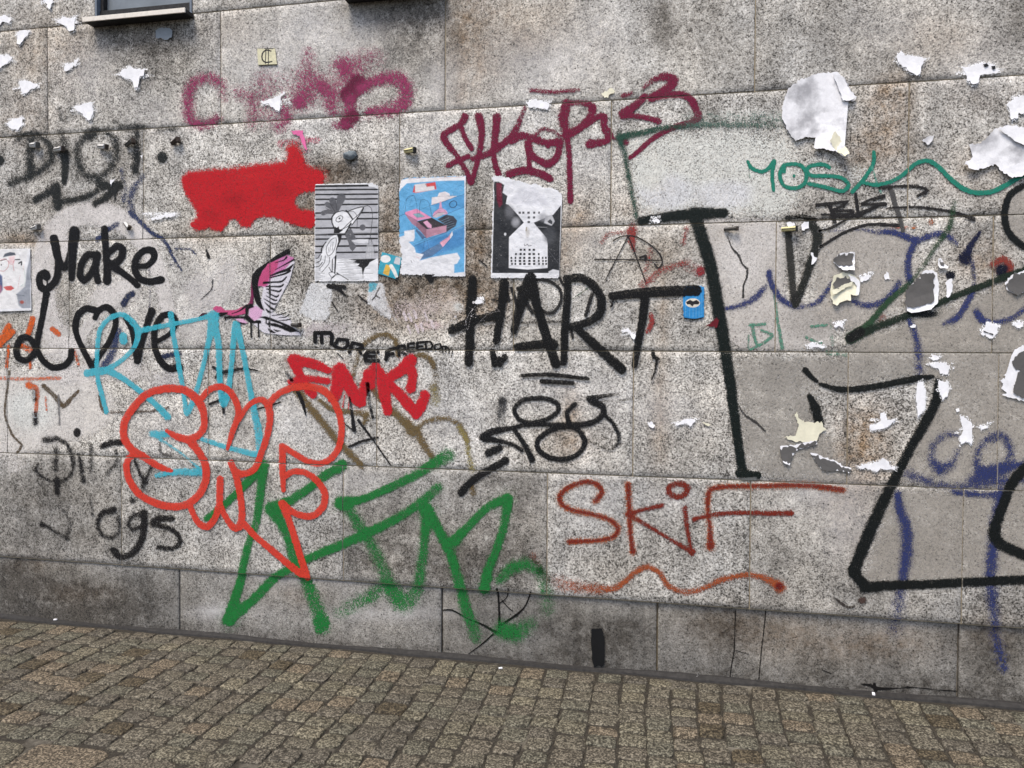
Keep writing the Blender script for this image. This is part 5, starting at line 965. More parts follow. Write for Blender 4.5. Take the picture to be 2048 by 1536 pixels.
for q in range(5): blue.append(S(z((670 + q * 22, 690 + q * 22), (790 + q * 24, 640 + q * 24)), 1.0, (150, 190, 205)))
blue += [G(z((575, 620), (600, 560), (660, 520), (670, 430), (690, 430), (700, 510), (750, 540), (775, 590), (700, 600), (620, 640)), PK, 1, 1, True), G(z((580, 630), (640, 580), (750, 565), (700, 610), (620, 640)), (200, 190, 196), 1, 1), S(z((570, 625), (640, 575), (760, 570)), 1.2, NV), S(z((570, 620), (600, 560), (690, 510), (772, 590)), .9, NV),
    G(z((205, 590), (215, 565), (360, 520), (560, 640), (480, 655), (370, 680)), (232, 150, 186), 1, 1), G(z((310, 590), (400, 580), (470, 625), (370, 640)), (130, 170, 180), 1, 1), S(z((310, 590), (400, 580), (470, 625), (370, 640), (310, 590)), .9, NV), G(z((205, 590), (370, 680), (370, 770), (300, 720)), PKD, 1, 1), G(z((370, 690), (480, 660), (560, 640), (760, 745), (500, 790), (480, 790)), (54, 46, 52), 1, 1), G(z((370, 690), (490, 790), (490, 910), (370, 770)), (150, 108, 124), 1, 1), G(z((490, 795), (760, 740), (755, 830), (490, 910)), (190, 140, 158), 1, 1), G(z((450, 700), (500, 680), (560, 740), (560, 780), (510, 770)), PK, 1, 1),
    S(z((205, 590), (370, 680), (490, 792), (755, 742)), 1, NV), S(z((370, 770), (490, 910), (755, 835)), 1, NV), S(z((205, 590), (220, 430), (250, 360), (320, 340), (345, 390), (368, 520), (365, 770)), 1.2, NV), S(z((180, 520), (220, 400), (320, 342)), 1.0, NV), S(z((395, 600), (400, 500), (420, 405), (500, 410), (535, 470), (565, 620)), 1.3, NV), S(z((330, 380), (420, 405)), .9, NV), S(z((265, 470), (300, 380)), .9, NV),
    S(z((480, 900), (440, 1080)), 1.1, NV), S(z((490, 910), (555, 1160)), 1.1, NV), S(z((755, 830), (770, 900)), 1, NV), G(z((400, 1200), (420, 1120), (520, 1060), (680, 980), (710, 1040), (560, 1150)), (92, 124, 160), 1, 2), G(z((670, 970), (780, 900), (830, 830), (840, 870), (800, 930), (710, 1030)), (232, 170, 190), 1, 1), S(z((420, 1120), (670, 975), (780, 905), (830, 825)), 1, NV), S(z((555, 1160), (710, 1040), (800, 940), (840, 860)), 1, NV), G(z((810, 870), (835, 820), (845, 870), (810, 920)), (230, 232, 236), 1, 1), G(z((360, 790), (480, 900), (440, 930), (350, 820)), (70, 104, 140), .9, 2),
    G(z((132, 150), (240, 118), (1010, 88), (1010, 140), (620, 150), (230, 180), (160, 250), (130, 290)), (240, 238, 238), 1, 2), S(z((260, 130), (420, 112)), 1.5, (214, 170, 166), .6), S(z((640, 128), (720, 108), (980, 102)), 1.5, (214, 160, 156), .6), G(z((310, 300), (330, 210), (610, 165), (625, 260), (350, 310)), (210, 72, 72), 1, 2), G(z((345, 300), (340, 200), (480, 180), (500, 230), (590, 220), (600, 265), (500, 280)), (232, 228, 228), .97, 4), S(z((480, 190), (500, 230)), 1.5, (150, 60, 60)),
    G(z((130, 900), (200, 880), (200, 820), (330, 800), (335, 900), (320, 950), (250, 960), (330, 1040), (350, 1110), (450, 1130), (400, 1215), (560, 1170), (720, 1140), (900, 1110), (940, 1180), (900, 1250), (860, 1260), (860, 1380), (1000, 1365), (1010, 1430), (560, 1440), (130, 1395)), (236, 236, 238), 1, 3), S(z((285, 1210), (300, 1240)), 1.5, (60, 50, 56)), S(z((318, 1205), (330, 1225)), 1.2, (90, 70, 80)), S(z((350, 1160), (400, 1180)), 1.5, (230, 190, 196)), G(z((1000, 100), (1018, 85), (1012, 1425), (1000, 1425)), W, 1, 1), S(z((135, 912), (300, 915)), 1, (190, 170, 186), .7)]
poster('poster', 'sky blue illustrated poster with a pink box, torn white at the bottom', 'poster', [(799, 355), (932.5, 352), (931.5, 554), (799, 552)], BL, blue, mask=z((128, 290), (150, 150), (180, 125), (250, 112), (1020, 82), (1014, 1428), (950, 1425), (700, 1420), (560, 1430), (600, 1400), (480, 1395), (330, 1405), (140, 1390), (170, 1120), (135, 1080), (150, 1040), (132, 960)))

z = Z(960, 340, 6.68)
BKP = (40, 42, 46)
hg = [G(z((193, 180), (1090, 180), (1060, 1380), (165, 1380)), BKP, 1, 1), G(z((160, 90), (300, 90), (440, 130), (1090, 250), (1105, 330), (1085, 470), (980, 600), (720, 705), (735, 730), (895, 915), (905, 1000), (905, 1310), (640, 1330), (390, 1310), (392, 900), (590, 705), (510, 600), (390, 470), (350, 455), (370, 350), (300, 300), (325, 200), (250, 160)), (238, 238, 240), 1, 1.5),
    G(z((195, 160), (250, 160), (325, 205), (300, 320), (360, 345), (345, 450), (200, 450)), BKP, 1, 3), G(z((225, 180), (290, 180), (300, 460), (260, 500), (230, 400)), (108, 22, 48), .9, 5), G(z((165, 1380), (1060, 1380), (1055, 1450), (150, 1450)), W, 1, 1), G(z((182, 280), (195, 280), (165, 1385), (150, 1385)), W, 1, 1), G(z((1090, 480), (1105, 480), (1075, 1385), (1060, 1385)), W, 1, 1), G(z((540, 240), (720, 230), (860, 350), (920, 470), (700, 480), (440, 460), (420, 400)), (226, 226, 230), .7, 6)]
for q in range(5): hg.append(S(z((560 + q * 40, 440), (650 + q * 40, 350)), .7, (120, 120, 124), .8))
for yy, xs_ in ((575, (535, 583, 652, 727, 793)), (638, (655, 725)), (698, (655,)), (1068, (550, 598, 665, 722)), (1125, (485, 547, 597, 665, 722, 787)), (1175, (424, 478, 540, 595, 664, 727, 790, 841, 882)), (1218, (424, 476, 537, 594, 663, 726, 788, 844, 884)), (1256, (430, 476, 540, 597, 663, 727, 792, 846, 886))):
    for xq in xs_:
        hw = 15 if 500 < xq < 760 else 11
        hg.append(G(z((xq - hw, yy - 14), (xq + hw, yy - 14), (xq + hw, yy + 14), (xq - hw, yy + 14)), (34, 34, 36) if yy > 700 else (90, 90, 92), 1, .7))
hg += [S(z((595, 990), (600, 1015), (640, 995), (650, 1018), (690, 1010)), 1.6, K), S(z((395, 1278), (640, 1290), (905, 1275)), 1.0, K), B(*z((640, 840))[0], 6, 14, (196, 192, 186), .6), S(z((625, 770), (620, 815)), 3, (150, 142, 124), .7), G(z((880, 620), (960, 600), (1000, 690), (960, 745), (860, 710)), (206, 206, 208), .85, 3), G(z((905, 690), (940, 660), (970, 690), (965, 730), (920, 710)), (60, 62, 66), .9, 2), B(*z((480, 700))[0], 12, 14, (180, 180, 184), .55), B(*z((400, 560))[0], 14, 20, (120, 120, 124), .5), B(*z((340, 860))[0], 3, 4, W, .9), S(z((910, 1070), (1060, 1260)), 1, (130, 130, 134)), S(z((780, 778), (1075, 772)), 1.2, (20, 20, 22)), S(z((720, 760), (900, 770)), 1.5, (200, 200, 202), .7), B(*z((850, 640))[0], 14, 12, (150, 150, 154), .5), B(*z((930, 880))[0], 18, 24, (74, 76, 80), .6), G(z((920, 1360), (980, 1330), (1065, 1350), (1050, 1440), (940, 1430)), (226, 226, 228), 1, 3)]
poster('poster', 'black poster with a white hourglass shape and small dark windows', 'poster', [(984, 350), (1126.5, 350), (1118.5, 557), (982, 557)], W, hg, mask=z((158, 110), (180, 88), (300, 88), (420, 120), (480, 150), (560, 150), (620, 190), (760, 190), (830, 240), (900, 235), (1000, 260), (1080, 310), (1108, 350), (1104, 480), (1075, 1390), (1050, 1450), (930, 1448), (145, 1448), (182, 290), (190, 180)))

z = Z(0, 480, 9.6)
port = [G(z((0, 180), (560, 180), (490, 500), (520, 900), (380, 1010), (380, 1330), (0, 1340)), (240, 238, 236), 1, 3), G(z((600, 300), (610, 1320), (440, 1310), (380, 1250), (340, 1040), (500, 900), (540, 560)), (158, 162, 170), 1, 5), G(z((0, 640), (60, 700), (65, 960), (0, 1040)), (92, 104, 142), 1, 5), G(z((0, 850), (50, 900), (40, 1000), (0, 1040)), (170, 110, 130), .8, 6), G(z((80, 330), (110, 270), (210, 235), (300, 250), (320, 290), (180, 310)), (86, 92, 102), 1, 3),
    G(z((190, 330), (300, 310), (290, 450), (200, 450)), (238, 208, 208), .8, 6), S(z((20, 400), (110, 360), (180, 420), (175, 520), (100, 600), (10, 590)), 1.4, (200, 86, 90)), S(z((30, 405), (140, 370)), 2.0, (80, 70, 76)), S(z((310, 380), (400, 375)), 2.4, (50, 50, 54)), S(z((180, 400), (210, 460), (260, 470)), 1.3, (206, 90, 94)), S(z((295, 395), (270, 460), (285, 590)), 1.5, (200, 90, 96)), S(z((380, 450), (430, 420), (430, 480)), 3.2, (60, 62, 66)), B(*z((42, 480))[0], 2, 2, (70, 70, 74)), S(z((480, 470), (460, 600)), 1, (224, 150, 150)),
    G(z((80, 905), (140, 890), (230, 880), (290, 930), (220, 970), (140, 965)), (216, 100, 96), 1, 2), S(z((90, 910), (160, 935), (285, 930)), .9, (150, 50, 54)), B(*z((100, 735))[0], 1, 1, K), S(z((110, 720), (200, 765), (320, 730), (400, 660)), .8, (190, 150, 150)), S(z((410, 670), (380, 800), (365, 920)), 1.1, (190, 110, 110)), S(z((330, 1050), (480, 1070)), 2, (120, 126, 134)), B(*z((440, 1195))[0], 6, 5, (168, 88, 78), .9), S(z((500, 1160), (520, 1260)), 1, (150, 90, 90)), S(z((430, 880), (460, 860)), 2, (180, 206, 196), .7), S(z((480, 560), (500, 760), (480, 900)), 2, (222, 230, 222), .8), G(z((0, 1330), (610, 1310), (612, 1360), (0, 1375)), W, 1, 1), G(z((595, 230), (612, 230), (618, 1350), (605, 1350)), W, 1, 1)]
poster('poster', 'small watercolour poster of a pale face with red glasses', 'poster', [(-14, 499), (62, 497.5), (64.5, 621.5), (-14, 624)], W, port)

poster('sticker', 'square cream sticker with a black crossed C sign', 'sticker', [(516, 98), (551, 97), (555.5, 130), (517.5, 131.5)], (228, 222, 186), [
    S([(543, 103), (533, 101), (526, 108), (526, 120), (533, 126), (545, 124)], [3, 3.2, 3, 3, 3.2, 3], K), S([(533, 100), (532, 128)], 2.2, K), S([(538, 100), (538, 129)], 2.2, K), S([(517, 131), (555, 130)], 2, (70, 66, 40)), S([(517, 98), (550, 97.5)], 1.6, (80, 74, 46)), S([(531, 98), (546, 98)], 2.6, K)], cell=.6)
poster('sticker', 'turquoise tilted sticker with speech bubble and yellow card, between posters', 'sticker', [(765, 504.5), (804.5, 515.5), (796, 559.5), (756.5, 547.5)], (62, 168, 190), [
    B(772, 518, 10.5, 8, (240, 240, 238), 1, .9), S([(766, 516), (779, 516)], .9, (190, 120, 120)), S([(766, 519), (778, 520)], .9, (190, 120, 120)), G([(773, 529), (783, 532), (778, 552), (767, 547)], (236, 190, 82), 1, 1), S([(772, 538), (779, 541)], .8, (190, 140, 60)), S([(783, 532), (789, 542), (795, 556)], [7, 7, 5], (240, 238, 232)), G([(793, 514), (802, 516), (800, 530), (788, 527)], (214, 214, 216), 1, 1), B(795, 557, 4, 3, K)], cell=.6)
poster('sticker', 'bright blue drinks can sticker touching the end of the black T', 'sticker', [(1366, 573), (1409, 571.5), (1408, 639), (1366, 639)], (44, 142, 206), [
    S([(1372, 578), (1371, 633)], 1, (160, 210, 236)), S([(1380, 600), (1379, 634)], 1, (160, 210, 236)), S([(1386, 600), (1386, 635)], 1, (180, 220, 240)), S([(1392, 575), (1392, 635)], 1, (180, 220, 240)), S([(1398, 575), (1398, 635)], 1, (160, 210, 236)), S([(1403, 575), (1402, 633)], 1, (120, 190, 228)), B(1385.5, 606, 15, 9.5, (232, 224, 206), 1, .92), G([(1372, 604), (1380, 600), (1386, 603), (1393, 600), (1399, 605), (1397, 609), (1388, 609), (1385, 613), (1380, 609), (1374, 609)], K, 1, 1), S([(1368, 636.5), (1388, 639), (1406, 636)], 3.2, K), S([(1380, 573.5), (1406, 573)], 1.2, (190, 220, 236))], cell=.6, mask=[(1368, 576), (1376, 571.5), (1404, 572), (1408, 576), (1408.5, 600), (1408, 634), (1402, 639), (1372, 639), (1366.5, 635), (1366, 600)])

# ------------------------------------------------------------------ torn paper: jagged sheets with lifted edges
def scrap(name, label, pts, mat, cat='paper scrap', group=None, lift=0.006, curl=(0, 1), y=-0.0068, jag=1.0, seed=0, parent=None, thick=0.0008, cuts=2):
    r = random.Random(seed * 131 + int(pts[0][0] * 3 + pts[0][1]))
    out = []
    n = len(pts)
    for i in range(n):
        a, b = np.array(pts[i], float), np.array(pts[(i + 1) % n], float)
        L = np.hypot(*(b - a)); k = max(1, int(L / 3.2))
        nrm = np.array([-(b - a)[1], (b - a)[0]]) / max(L, 1e-6)
        for j in range(k):
            t = j / k; p = a + (b - a) * t
            out.append(p + (nrm * (r.uniform(-1.1, 1.1) + (r.choice((-1.6, 1.2)) if r.random() < .22 else 0)) * jag if j else 0))
    P = np.array(out); X, Zc = px_wall(P[:, 0], P[:, 1])
    cx, cz = X.mean(), Zc.mean(); ext = max(np.ptp(X), np.ptp(Zc)) / 2 + 1e-6
    bm = bmesh.new(); vs = [bm.verts.new((x, 0, zz)) for x, zz in zip(X, Zc)]
    f = bm.faces.new(vs[::-1])
    bmesh.ops.triangulate(bm, faces=[f], quad_method='BEAUTY', ngon_method='BEAUTY')
    if cuts: 
        longe = [e for e in bm.edges if e.calc_length() > 0.018]
        if longe: bmesh.ops.subdivide_edges(bm, edges=longe, cuts=cuts, use_grid_fill=True)
        bmesh.ops.triangulate(bm, faces=bm.faces)
    cu = np.array(curl, float); cu /= max(np.hypot(*cu), 1e-6)
    ph = r.uniform(0, 6)
    top = list(bm.verts); 
    for v in top:
        dx, dz = (v.co.x - cx) / ext, (v.co.z - cz) / ext
        t = max(0.0, dx * cu[0] - dz * cu[1] + 0.15)      # curl direction is given in picture axes (y down)
        rad = min(1.3, math.hypot(dx, dz))
        v.co.y = y - lift * (t * t * 0.8 + 0.12 * rad ** 2 + 0.10 * (1 + math.sin(dx * 5 + dz * 4 + ph)) * rad)
    bmesh.ops.recalc_face_normals(bm, faces=bm.faces)
    if sum(f_.normal.y for f_ in bm.faces) > 0: bmesh.ops.reverse_faces(bm, faces=bm.faces)
    front = bm.faces[:]; rim = [e for e in bm.edges if len(e.link_faces) == 1]
    cp = {v: bm.verts.new((v.co.x, v.co.y + thick, v.co.z)) for v in bm.verts[:]}
    for f_ in front: bm.faces.new([cp[v] for v in reversed(f_.verts)])
    for e in rim:
        l = e.link_loops[0]; va, vb = l.vert, l.link_loop_next.vert
        bm.faces.new((vb, va, cp[va], cp[vb]))
    me = bpy.data.meshes.new(name); bm.to_mesh(me); bm.free()
    o = link(name, me, mat, parent)
    if parent is None: props(o, label, cat, group)
    elif label: o['label'] = label
    return o

GW = 'white paper scraps torn off the wall'
SC = [  # (label, outline in photo pixels, material, lift, curl)
    ('white paper scrap at the top edge left of the window', [(80, -4), (106, -4), (103, 20), (97, 14), (93, 4)], M_WHITE, .010, (0, 1)),
    ('small white scrap at the far left edge, near the top', [(-4, 36), (12, 31), (21, 38), (20, 48), (8, 44), (-4, 54)], M_WHITE, .006, (0, 1)),
    ('pointed white scrap just left of the window, below the top edge', [(36, 66), (50, 61), (63, 64), (58, 71), (50, 78), (44, 91), (38, 89), (38, 76)], M_WHITE, .012, (0, 1)),
    ('winged white scrap touching the left end of the sill', [(115, 46), (128, 36), (142, 38), (158, 31), (152, 42), (150, 62), (141, 64), (136, 54), (126, 50)], M_WHITE, .014, (0, 1)),
    ('white scrap at the far left edge, second from top', [(-4, 112), (14, 110), (27, 115), (24, 122), (10, 132), (-4, 142)], M_WHITE, .010, (0, 1)),
    ('soft edged white scrap above the stroke of the letter D', [(40, 163), (52, 161), (66, 166), (78, 174), (66, 178), (55, 187), (46, 190), (44, 176)], M_WHITE, .005, (0, 1)),
    ('feathery white scrap under the window', [(241, 150), (248, 140), (262, 134), (272, 138), (294, 140), (284, 148), (290, 153), (280, 158), (279, 176), (271, 177), (266, 162), (256, 158), (246, 154)], M_WHITE, .018, (1, .6)),
    ('white scrap with a pink trace above the faded letter O', [(152, 214), (168, 209), (190, 206), (182, 214), (189, 222), (184, 240), (176, 238), (168, 228), (156, 222)], M_WHITE, .008, (0, 1)),
    ('white scrap above the faded letter D at the left edge', [(15, 248), (28, 240), (49, 234), (42, 242), (48, 250), (38, 262), (24, 258)], M_WHITE, .008, (0, 1)),
    ('thin white smear of paper below the winged scrap', [(132, 132), (144, 128), (158, 119), (154, 128), (142, 140), (130, 142)], M_WHITE, .003, (0, 1)),
    ('white scrap in the middle of the dusty maroon letters', [(524, 206), (545, 198), (572, 186), (560, 198), (563, 214), (560, 224), (550, 218), (542, 212)], M_WHITE, .010, (0, 1)),
    ('white crumpled scrap on the course joint above the maroon tag', [(1054, 207), (1068, 200), (1086, 204), (1099, 208), (1096, 220), (1076, 216), (1058, 215)], M_WHITE, .007, (0, 1)),
    ('small white scrap right of the maroon dash', [(1203, 187), (1214, 184), (1222, 177), (1230, 184), (1220, 189), (1217, 197), (1209, 197)], M_CREAM, .006, (0, 1)),
    ('winged white scrap near the top right corner, left of two', [(1792, 112), (1802, 104), (1812, 112), (1832, 114), (1850, 118), (1846, 128), (1838, 132), (1839, 149), (1828, 150), (1815, 142), (1800, 130)], M_WHITE, .010, (0, 1)),
    ('white scrap with black specks near the top right corner', [(1922, 136), (1945, 132), (1960, 126), (1985, 130), (1996, 146), (1975, 150), (1958, 152), (1956, 166), (1946, 170), (1934, 164), (1930, 148)], M_WHITE, .014, (0, 1)),
    ('white scrap cut by the right edge above the large grey fragment', [(2012, 212), (2026, 195), (2056, 192), (2056, 232), (2036, 226), (2034, 238), (2020, 240), (2020, 222)], M_WHITE, .008, (0, 1)),
    ('tiny folded grey scrap left of the large grey fragment', [(1843, 282), (1852, 275), (1866, 272), (1862, 284), (1854, 291)], M_GREYP, .016, (1, 0)),
    ('plain white square scrap with a black squiggle', [(1973, 643), (1996, 651), (1991, 660), (1994, 664), (1984, 677), (1960, 668)], M_WHITE, .003, (0, 1)),
    ('white scrap on the joint under the green letters', [(1617, 694), (1624, 685), (1636, 688), (1650, 694), (1645, 697), (1630, 694)], M_WHITE, .008, (1, 1)),
    ('yellowed star shaped scrap beside the short black stroke', [(1566, 872), (1594, 872), (1600, 862), (1592, 838), (1593, 822), (1597, 838), (1618, 847), (1642, 842), (1646, 854), (1652, 858), (1640, 866), (1634, 880), (1612, 884), (1590, 884)], M_CREAM, .010, (0, -1)),
    ('white forked scrap right of the yellowed star', [(1741, 848), (1756, 850), (1760, 842), (1760, 827), (1768, 826), (1774, 840), (1790, 838), (1780, 850), (1768, 856), (1744, 861), (1738, 856)], M_WHITE, .008, (1, 0)),
    ('white fish shaped scrap above the lower right joint', [(1714, 931), (1740, 928), (1768, 917), (1776, 928), (1790, 934), (1788, 940), (1760, 936), (1752, 944), (1740, 938), (1722, 937)], M_WHITE, .010, (0, -1)),
    ('long white strip of paper beside the black outline', [(1834, 766), (1846, 764), (1850, 790), (1849, 820), (1834, 832), (1832, 800)], M_WHITE, .010, (-1, 1)),
    ('ragged white scrap right of the long white strip', [(1876, 762), (1894, 762), (1897, 772), (1894, 788), (1884, 800), (1880, 790), (1878, 774)], M_WHITE, .008, (1, 1)),
    ('white arched scrap above the end of the black arc', [(1857, 728), (1874, 724), (1890, 726), (1896, 736), (1894, 748), (1880, 748), (1876, 738), (1866, 734)], M_WHITE, .008, (1, -1)),
    ('small white smear scrap above the white arched scrap', [(1858, 716), (1868, 710), (1878, 716), (1870, 720)], M_WHITE, .003, (0, 1)),
    ('comb shaped white scrap above the blue ovals', [(1919, 834), (1930, 836), (1940, 843), (1943, 852), (1938, 858), (1944, 880), (1942, 888), (1930, 882), (1920, 888), (1918, 872), (1930, 862), (1924, 850)], M_WHITE, .008, (0, 1)),
    ('small white hooked scrap right of the comb shaped one', [(1958, 849), (1968, 852), (1978, 850), (1974, 856), (1962, 860)], M_WHITE, .005, (0, 1)),
    ('tiny white scrap between the 80g loops and the tall black stroke', [(1295, 843), (1302, 842), (1310, 850), (1306, 856), (1298, 852)], M_WHITE, .006, (0, 1)),
    ('butterfly shaped white scrap left of the tall black stroke', [(1352, 850), (1362, 842), (1372, 838), (1388, 838), (1386, 846), (1380, 853), (1372, 846), (1356, 851)], M_WHITE, .006, (0, 1)),
    ('thin cream sliver of paper beside the tall black stroke', [(1404, 845), (1416, 846), (1424, 850), (1414, 851)], M_CREAM, .004, (0, 1)),
    ('white dart shaped scrap left of the stem of the T', [(1243, 662), (1256, 657), (1263, 666), (1272, 670), (1268, 679), (1262, 672), (1256, 664)], M_WHITE, .010, (0, 1)),
    ('dark maroon corner of a sticker below the blue can', [(1408, 655), (1424, 643), (1434, 634), (1436, 648), (1434, 655), (1420, 653)], M_MAROONP, .006, (1, 0)),
    ('slate grey rectangle stuck below the window sill', [(313, 62), (320, 57), (340, 57), (346, 62), (345, 76), (338, 80), (318, 78), (314, 72)], M_SLATE, .002, (0, 1)),
    ('torn pink sticker above the red block', [(582, 263), (606, 261), (611, 280), (615, 302), (609, 292), (600, 272), (590, 270)], M_PINKP, .004, (0, 1)),
    ('tiny white chip on the arrow below DiOT', [(222, 360), (231, 358), (224, 374)], M_WHITE, .004, (0, 1)),
    ('tiny white chip beside the letter T of DiOT', [(282, 312), (290, 309), (287, 318)], M_WHITE, .004, (0, 1)),
    ('long white scrape of paper above the thin navy arc', [(300, 438), (330, 430), (352, 427), (352, 432), (326, 437), (306, 441)], M_WHITE, .002, (0, 1)),
    ('white scrap on the black crossbar, upper right', [(1303, 442), (1312, 438), (1320, 442), (1316, 447), (1308, 446)], M_WHITE, .006, (0, 1)),
    ('curled white sliver inside the narrow V', [(1621, 510), (1626, 506), (1628, 514), (1634, 516), (1627, 528), (1622, 530), (1626, 518)], M_WHITE, .010, (1, 0)),
    ('white paper on the right arm top of the narrow V', [(1602, 450), (1608, 444), (1617, 444), (1616, 452), (1608, 462), (1604, 456)], M_WHITE, .006, (0, 1)),
    ('white paper stuck on the yellow plug', [(1574, 452), (1578, 444), (1588, 446), (1590, 454), (1580, 458)], M_WHITE, .005, (0, 1)),
    ('tall narrow white tear right of the dark leaf shaped fragment', [(1889, 566), (1898, 558), (1904, 562), (1902, 574), (1900, 590), (1894, 596), (1890, 592), (1894, 578)], M_WHITE, .004, (0, 1)),
    ('small white tear under the dark leaf shaped fragment', [(1818, 653), (1826, 648), (1831, 650), (1830, 655), (1822, 656)], M_WHITE, .004, (0, 1)),
    ('three cornered white chip above the comb shaped scrap', [(1910, 818), (1917, 816), (1918, 822), (1912, 824)], M_WHITE, .004, (0, 1)),
    ('outlined white tear left of the arrow tip', [(1668, 650), (1680, 644), (1686, 648), (1684, 656), (1678, 652), (1672, 655)], M_WHITE, .004, (0, 1)),
    ('thin white tear right of the curled grey fragment', [(1722, 553), (1734, 550), (1742, 553), (1734, 560), (1720, 564)], M_WHITE, .005, (0, 1)),
    ('hooked white tear below the blue loop', [(1767, 552), (1772, 543), (1776, 546), (1775, 556), (1782, 557), (1770, 560)], M_WHITE, .004, (0, 1)),
    ('ragged white tear at the right edge, under the square scrap', [(2026, 646), (2036, 643), (2045, 646), (2044, 654), (2034, 656), (2028, 652)], M_WHITE, .005, (0, 1)),
    ('white wisp on the big black letter H', [(946, 604), (958, 600), (968, 605), (956, 608)], M_WHITE, .003, (0, 1)),
]
def residue(o, pts, col=(232, 231, 230)):
    q = np.array(pts, float); c0 = q.mean(0); big = [tuple(c0 + (p - c0) * 1.14) for p in q]
    w0 = np.ptp(q[:, 0])
    ops = [G(big, col, .6, 8)] + [S([(c0[0] - w0 * rng.uniform(.3, .8), c0[1] + rng.uniform(-9, 5)), (c0[0] + w0 * rng.uniform(.3, .8), c0[1] + rng.uniform(-9, 5) - 3)], rng.uniform(3, 6), col, rng.uniform(.3, .55), .8) for _ in range(3)]
    graffiti('paper_residue', None, 8.0, lambda f: paint_ops(f, ops, col, 1.0), extent(ops), 1.0, .0035, parent=o)
for i, (lb, pts, mt, lf, cu) in enumerate(SC):
    lf = lf * .34
    so = scrap('torn_paper', lb, pts, mt, 'paper scrap', GW if mt is M_WHITE else None, lf, cu, seed=i, jag=1.5, y=-0.0068 - (0.0016 if 'letter H' in lb or 'yellow plug' in lb else 0))
    if mt is M_WHITE and (max(p[0] for p in pts) - min(p[0] for p in pts)) > 16: residue(so, pts)
for o in [o for o in bpy.data.objects if o.name.startswith('torn_paper')]:
    if 'black squiggle' in o['label']:
        scrap('squiggle', None, [(1965, 661), (1972, 664), (1985, 668), (1984, 671), (1976, 667), (1966, 664)], M_BLACKT, lift=.001, y=-0.0098, parent=o, jag=.2, thick=.0003)
    if 'black specks' in o['label']:
        for q in ([(1964, 130), (1972, 128), (1976, 133), (1968, 136)], [(1980, 134), (1988, 133), (1989, 139), (1984, 141)]): scrap('speck', None, q, M_BLACKT, lift=.001, y=-0.0105, parent=o, jag=.5, thick=.0003)
# larger fragments built from a face and a torn white edge
o = scrap('poster_fragment', 'large pale grey torn poster hanging below the top right joint', [(1566, 205), (1575, 180), (1600, 160), (1640, 148), (1672, 145), (1690, 160), (1700, 180), (1712, 198), (1706, 204), (1680, 206), (1672, 215), (1680, 235), (1676, 262), (1682, 285), (1694, 314), (1684, 319), (1668, 304), (1640, 300), (1626, 298), (1646, 288), (1650, 280), (1612, 274), (1590, 284), (1578, 268), (1564, 240)], M_GREYP, 'paper scrap', None, .022, (.5, 1), seed=90, jag=1.4)
scrap('white_edge', 'bright white unprinted flap on its right side', [(1664, 150), (1684, 156), (1698, 184), (1711, 198), (1700, 203), (1684, 204), (1676, 180)], M_WHITE, lift=.012, curl=(1, 0), y=-0.016, seed=91, parent=o)
scrap('curled_tail', 'rolled lower corner', [(1668, 266), (1680, 284), (1694, 312), (1686, 318), (1668, 303), (1657, 284)], M_CREAM, lift=.020, curl=(1, 1), y=-0.026, seed=92, parent=o)
o = scrap('poster_fragment', 'large grey torn poster fragment cut by the right edge', [(1936, 290), (1960, 288), (1985, 262), (2010, 252), (2060, 258), (2060, 350), (2020, 356), (2000, 342), (1990, 330), (1950, 342), (1922, 330), (1940, 318), (1950, 306)], M_GREYP, 'paper scrap', None, .014, (-1, 1), seed=93, jag=1.6)
scrap('white_edge', None, [(1994, 258), (2014, 253), (2060, 262), (2060, 300), (2030, 286), (2008, 270)], M_WHITE, lift=.006, y=-0.016, seed=94, parent=o); scrap('white_edge', None, [(1996, 342), (2030, 330), (2060, 324), (2060, 352), (2018, 356)], M_WHITE, lift=.006, y=-0.017, seed=95, parent=o)
o = scrap('poster_fragment', 'dark leaf shaped poster fragment with thick white torn rim', [(1812, 622), (1812, 590), (1820, 572), (1836, 558), (1846, 542), (1862, 540), (1872, 546), (1875, 570), (1874, 604), (1862, 616), (1846, 622), (1820, 626)], M_WHITE, 'paper scrap', None, .014, (.3, 1), seed=96)
scrap('dark_print', None, [(1811, 616), (1811, 590), (1819, 571), (1835, 557), (1846, 548), (1864, 546), (1867, 574), (1866, 598), (1848, 610), (1828, 614)], M_DARKP, jag=2.0, lift=.010, curl=(.3, 1), y=-0.0105, seed=97, parent=o)
o = scrap('poster_fragment', 'curled grey fragment with white lower rim, above the cream bundle', [(1666, 520), (1678, 508), (1700, 504), (1708, 505), (1707, 530), (1706, 542), (1682, 540), (1670, 528)], M_WHITE, 'paper scrap', None, .018, (.2, 1), seed=98)
scrap('dark_print', None, [(1665, 520), (1677, 508), (1690, 512), (1704, 507), (1703, 531), (1684, 533), (1671, 528)], M_DARKP, jag=2.0, lift=.014, curl=(.2, 1), y=-0.0105, seed=99, parent=o)
o = scrap('poster_fragment', 'layered cream paper bundle torn open in the middle right', [(1660, 580), (1666, 552), (1684, 545), (1700, 548), (1718, 562), (1716, 580), (1712, 592), (1698, 590), (1700, 602), (1682, 600), (1672, 612), (1664, 608)], M_CREAM, 'paper scrap', None, .016, (.6, 1), seed=100)
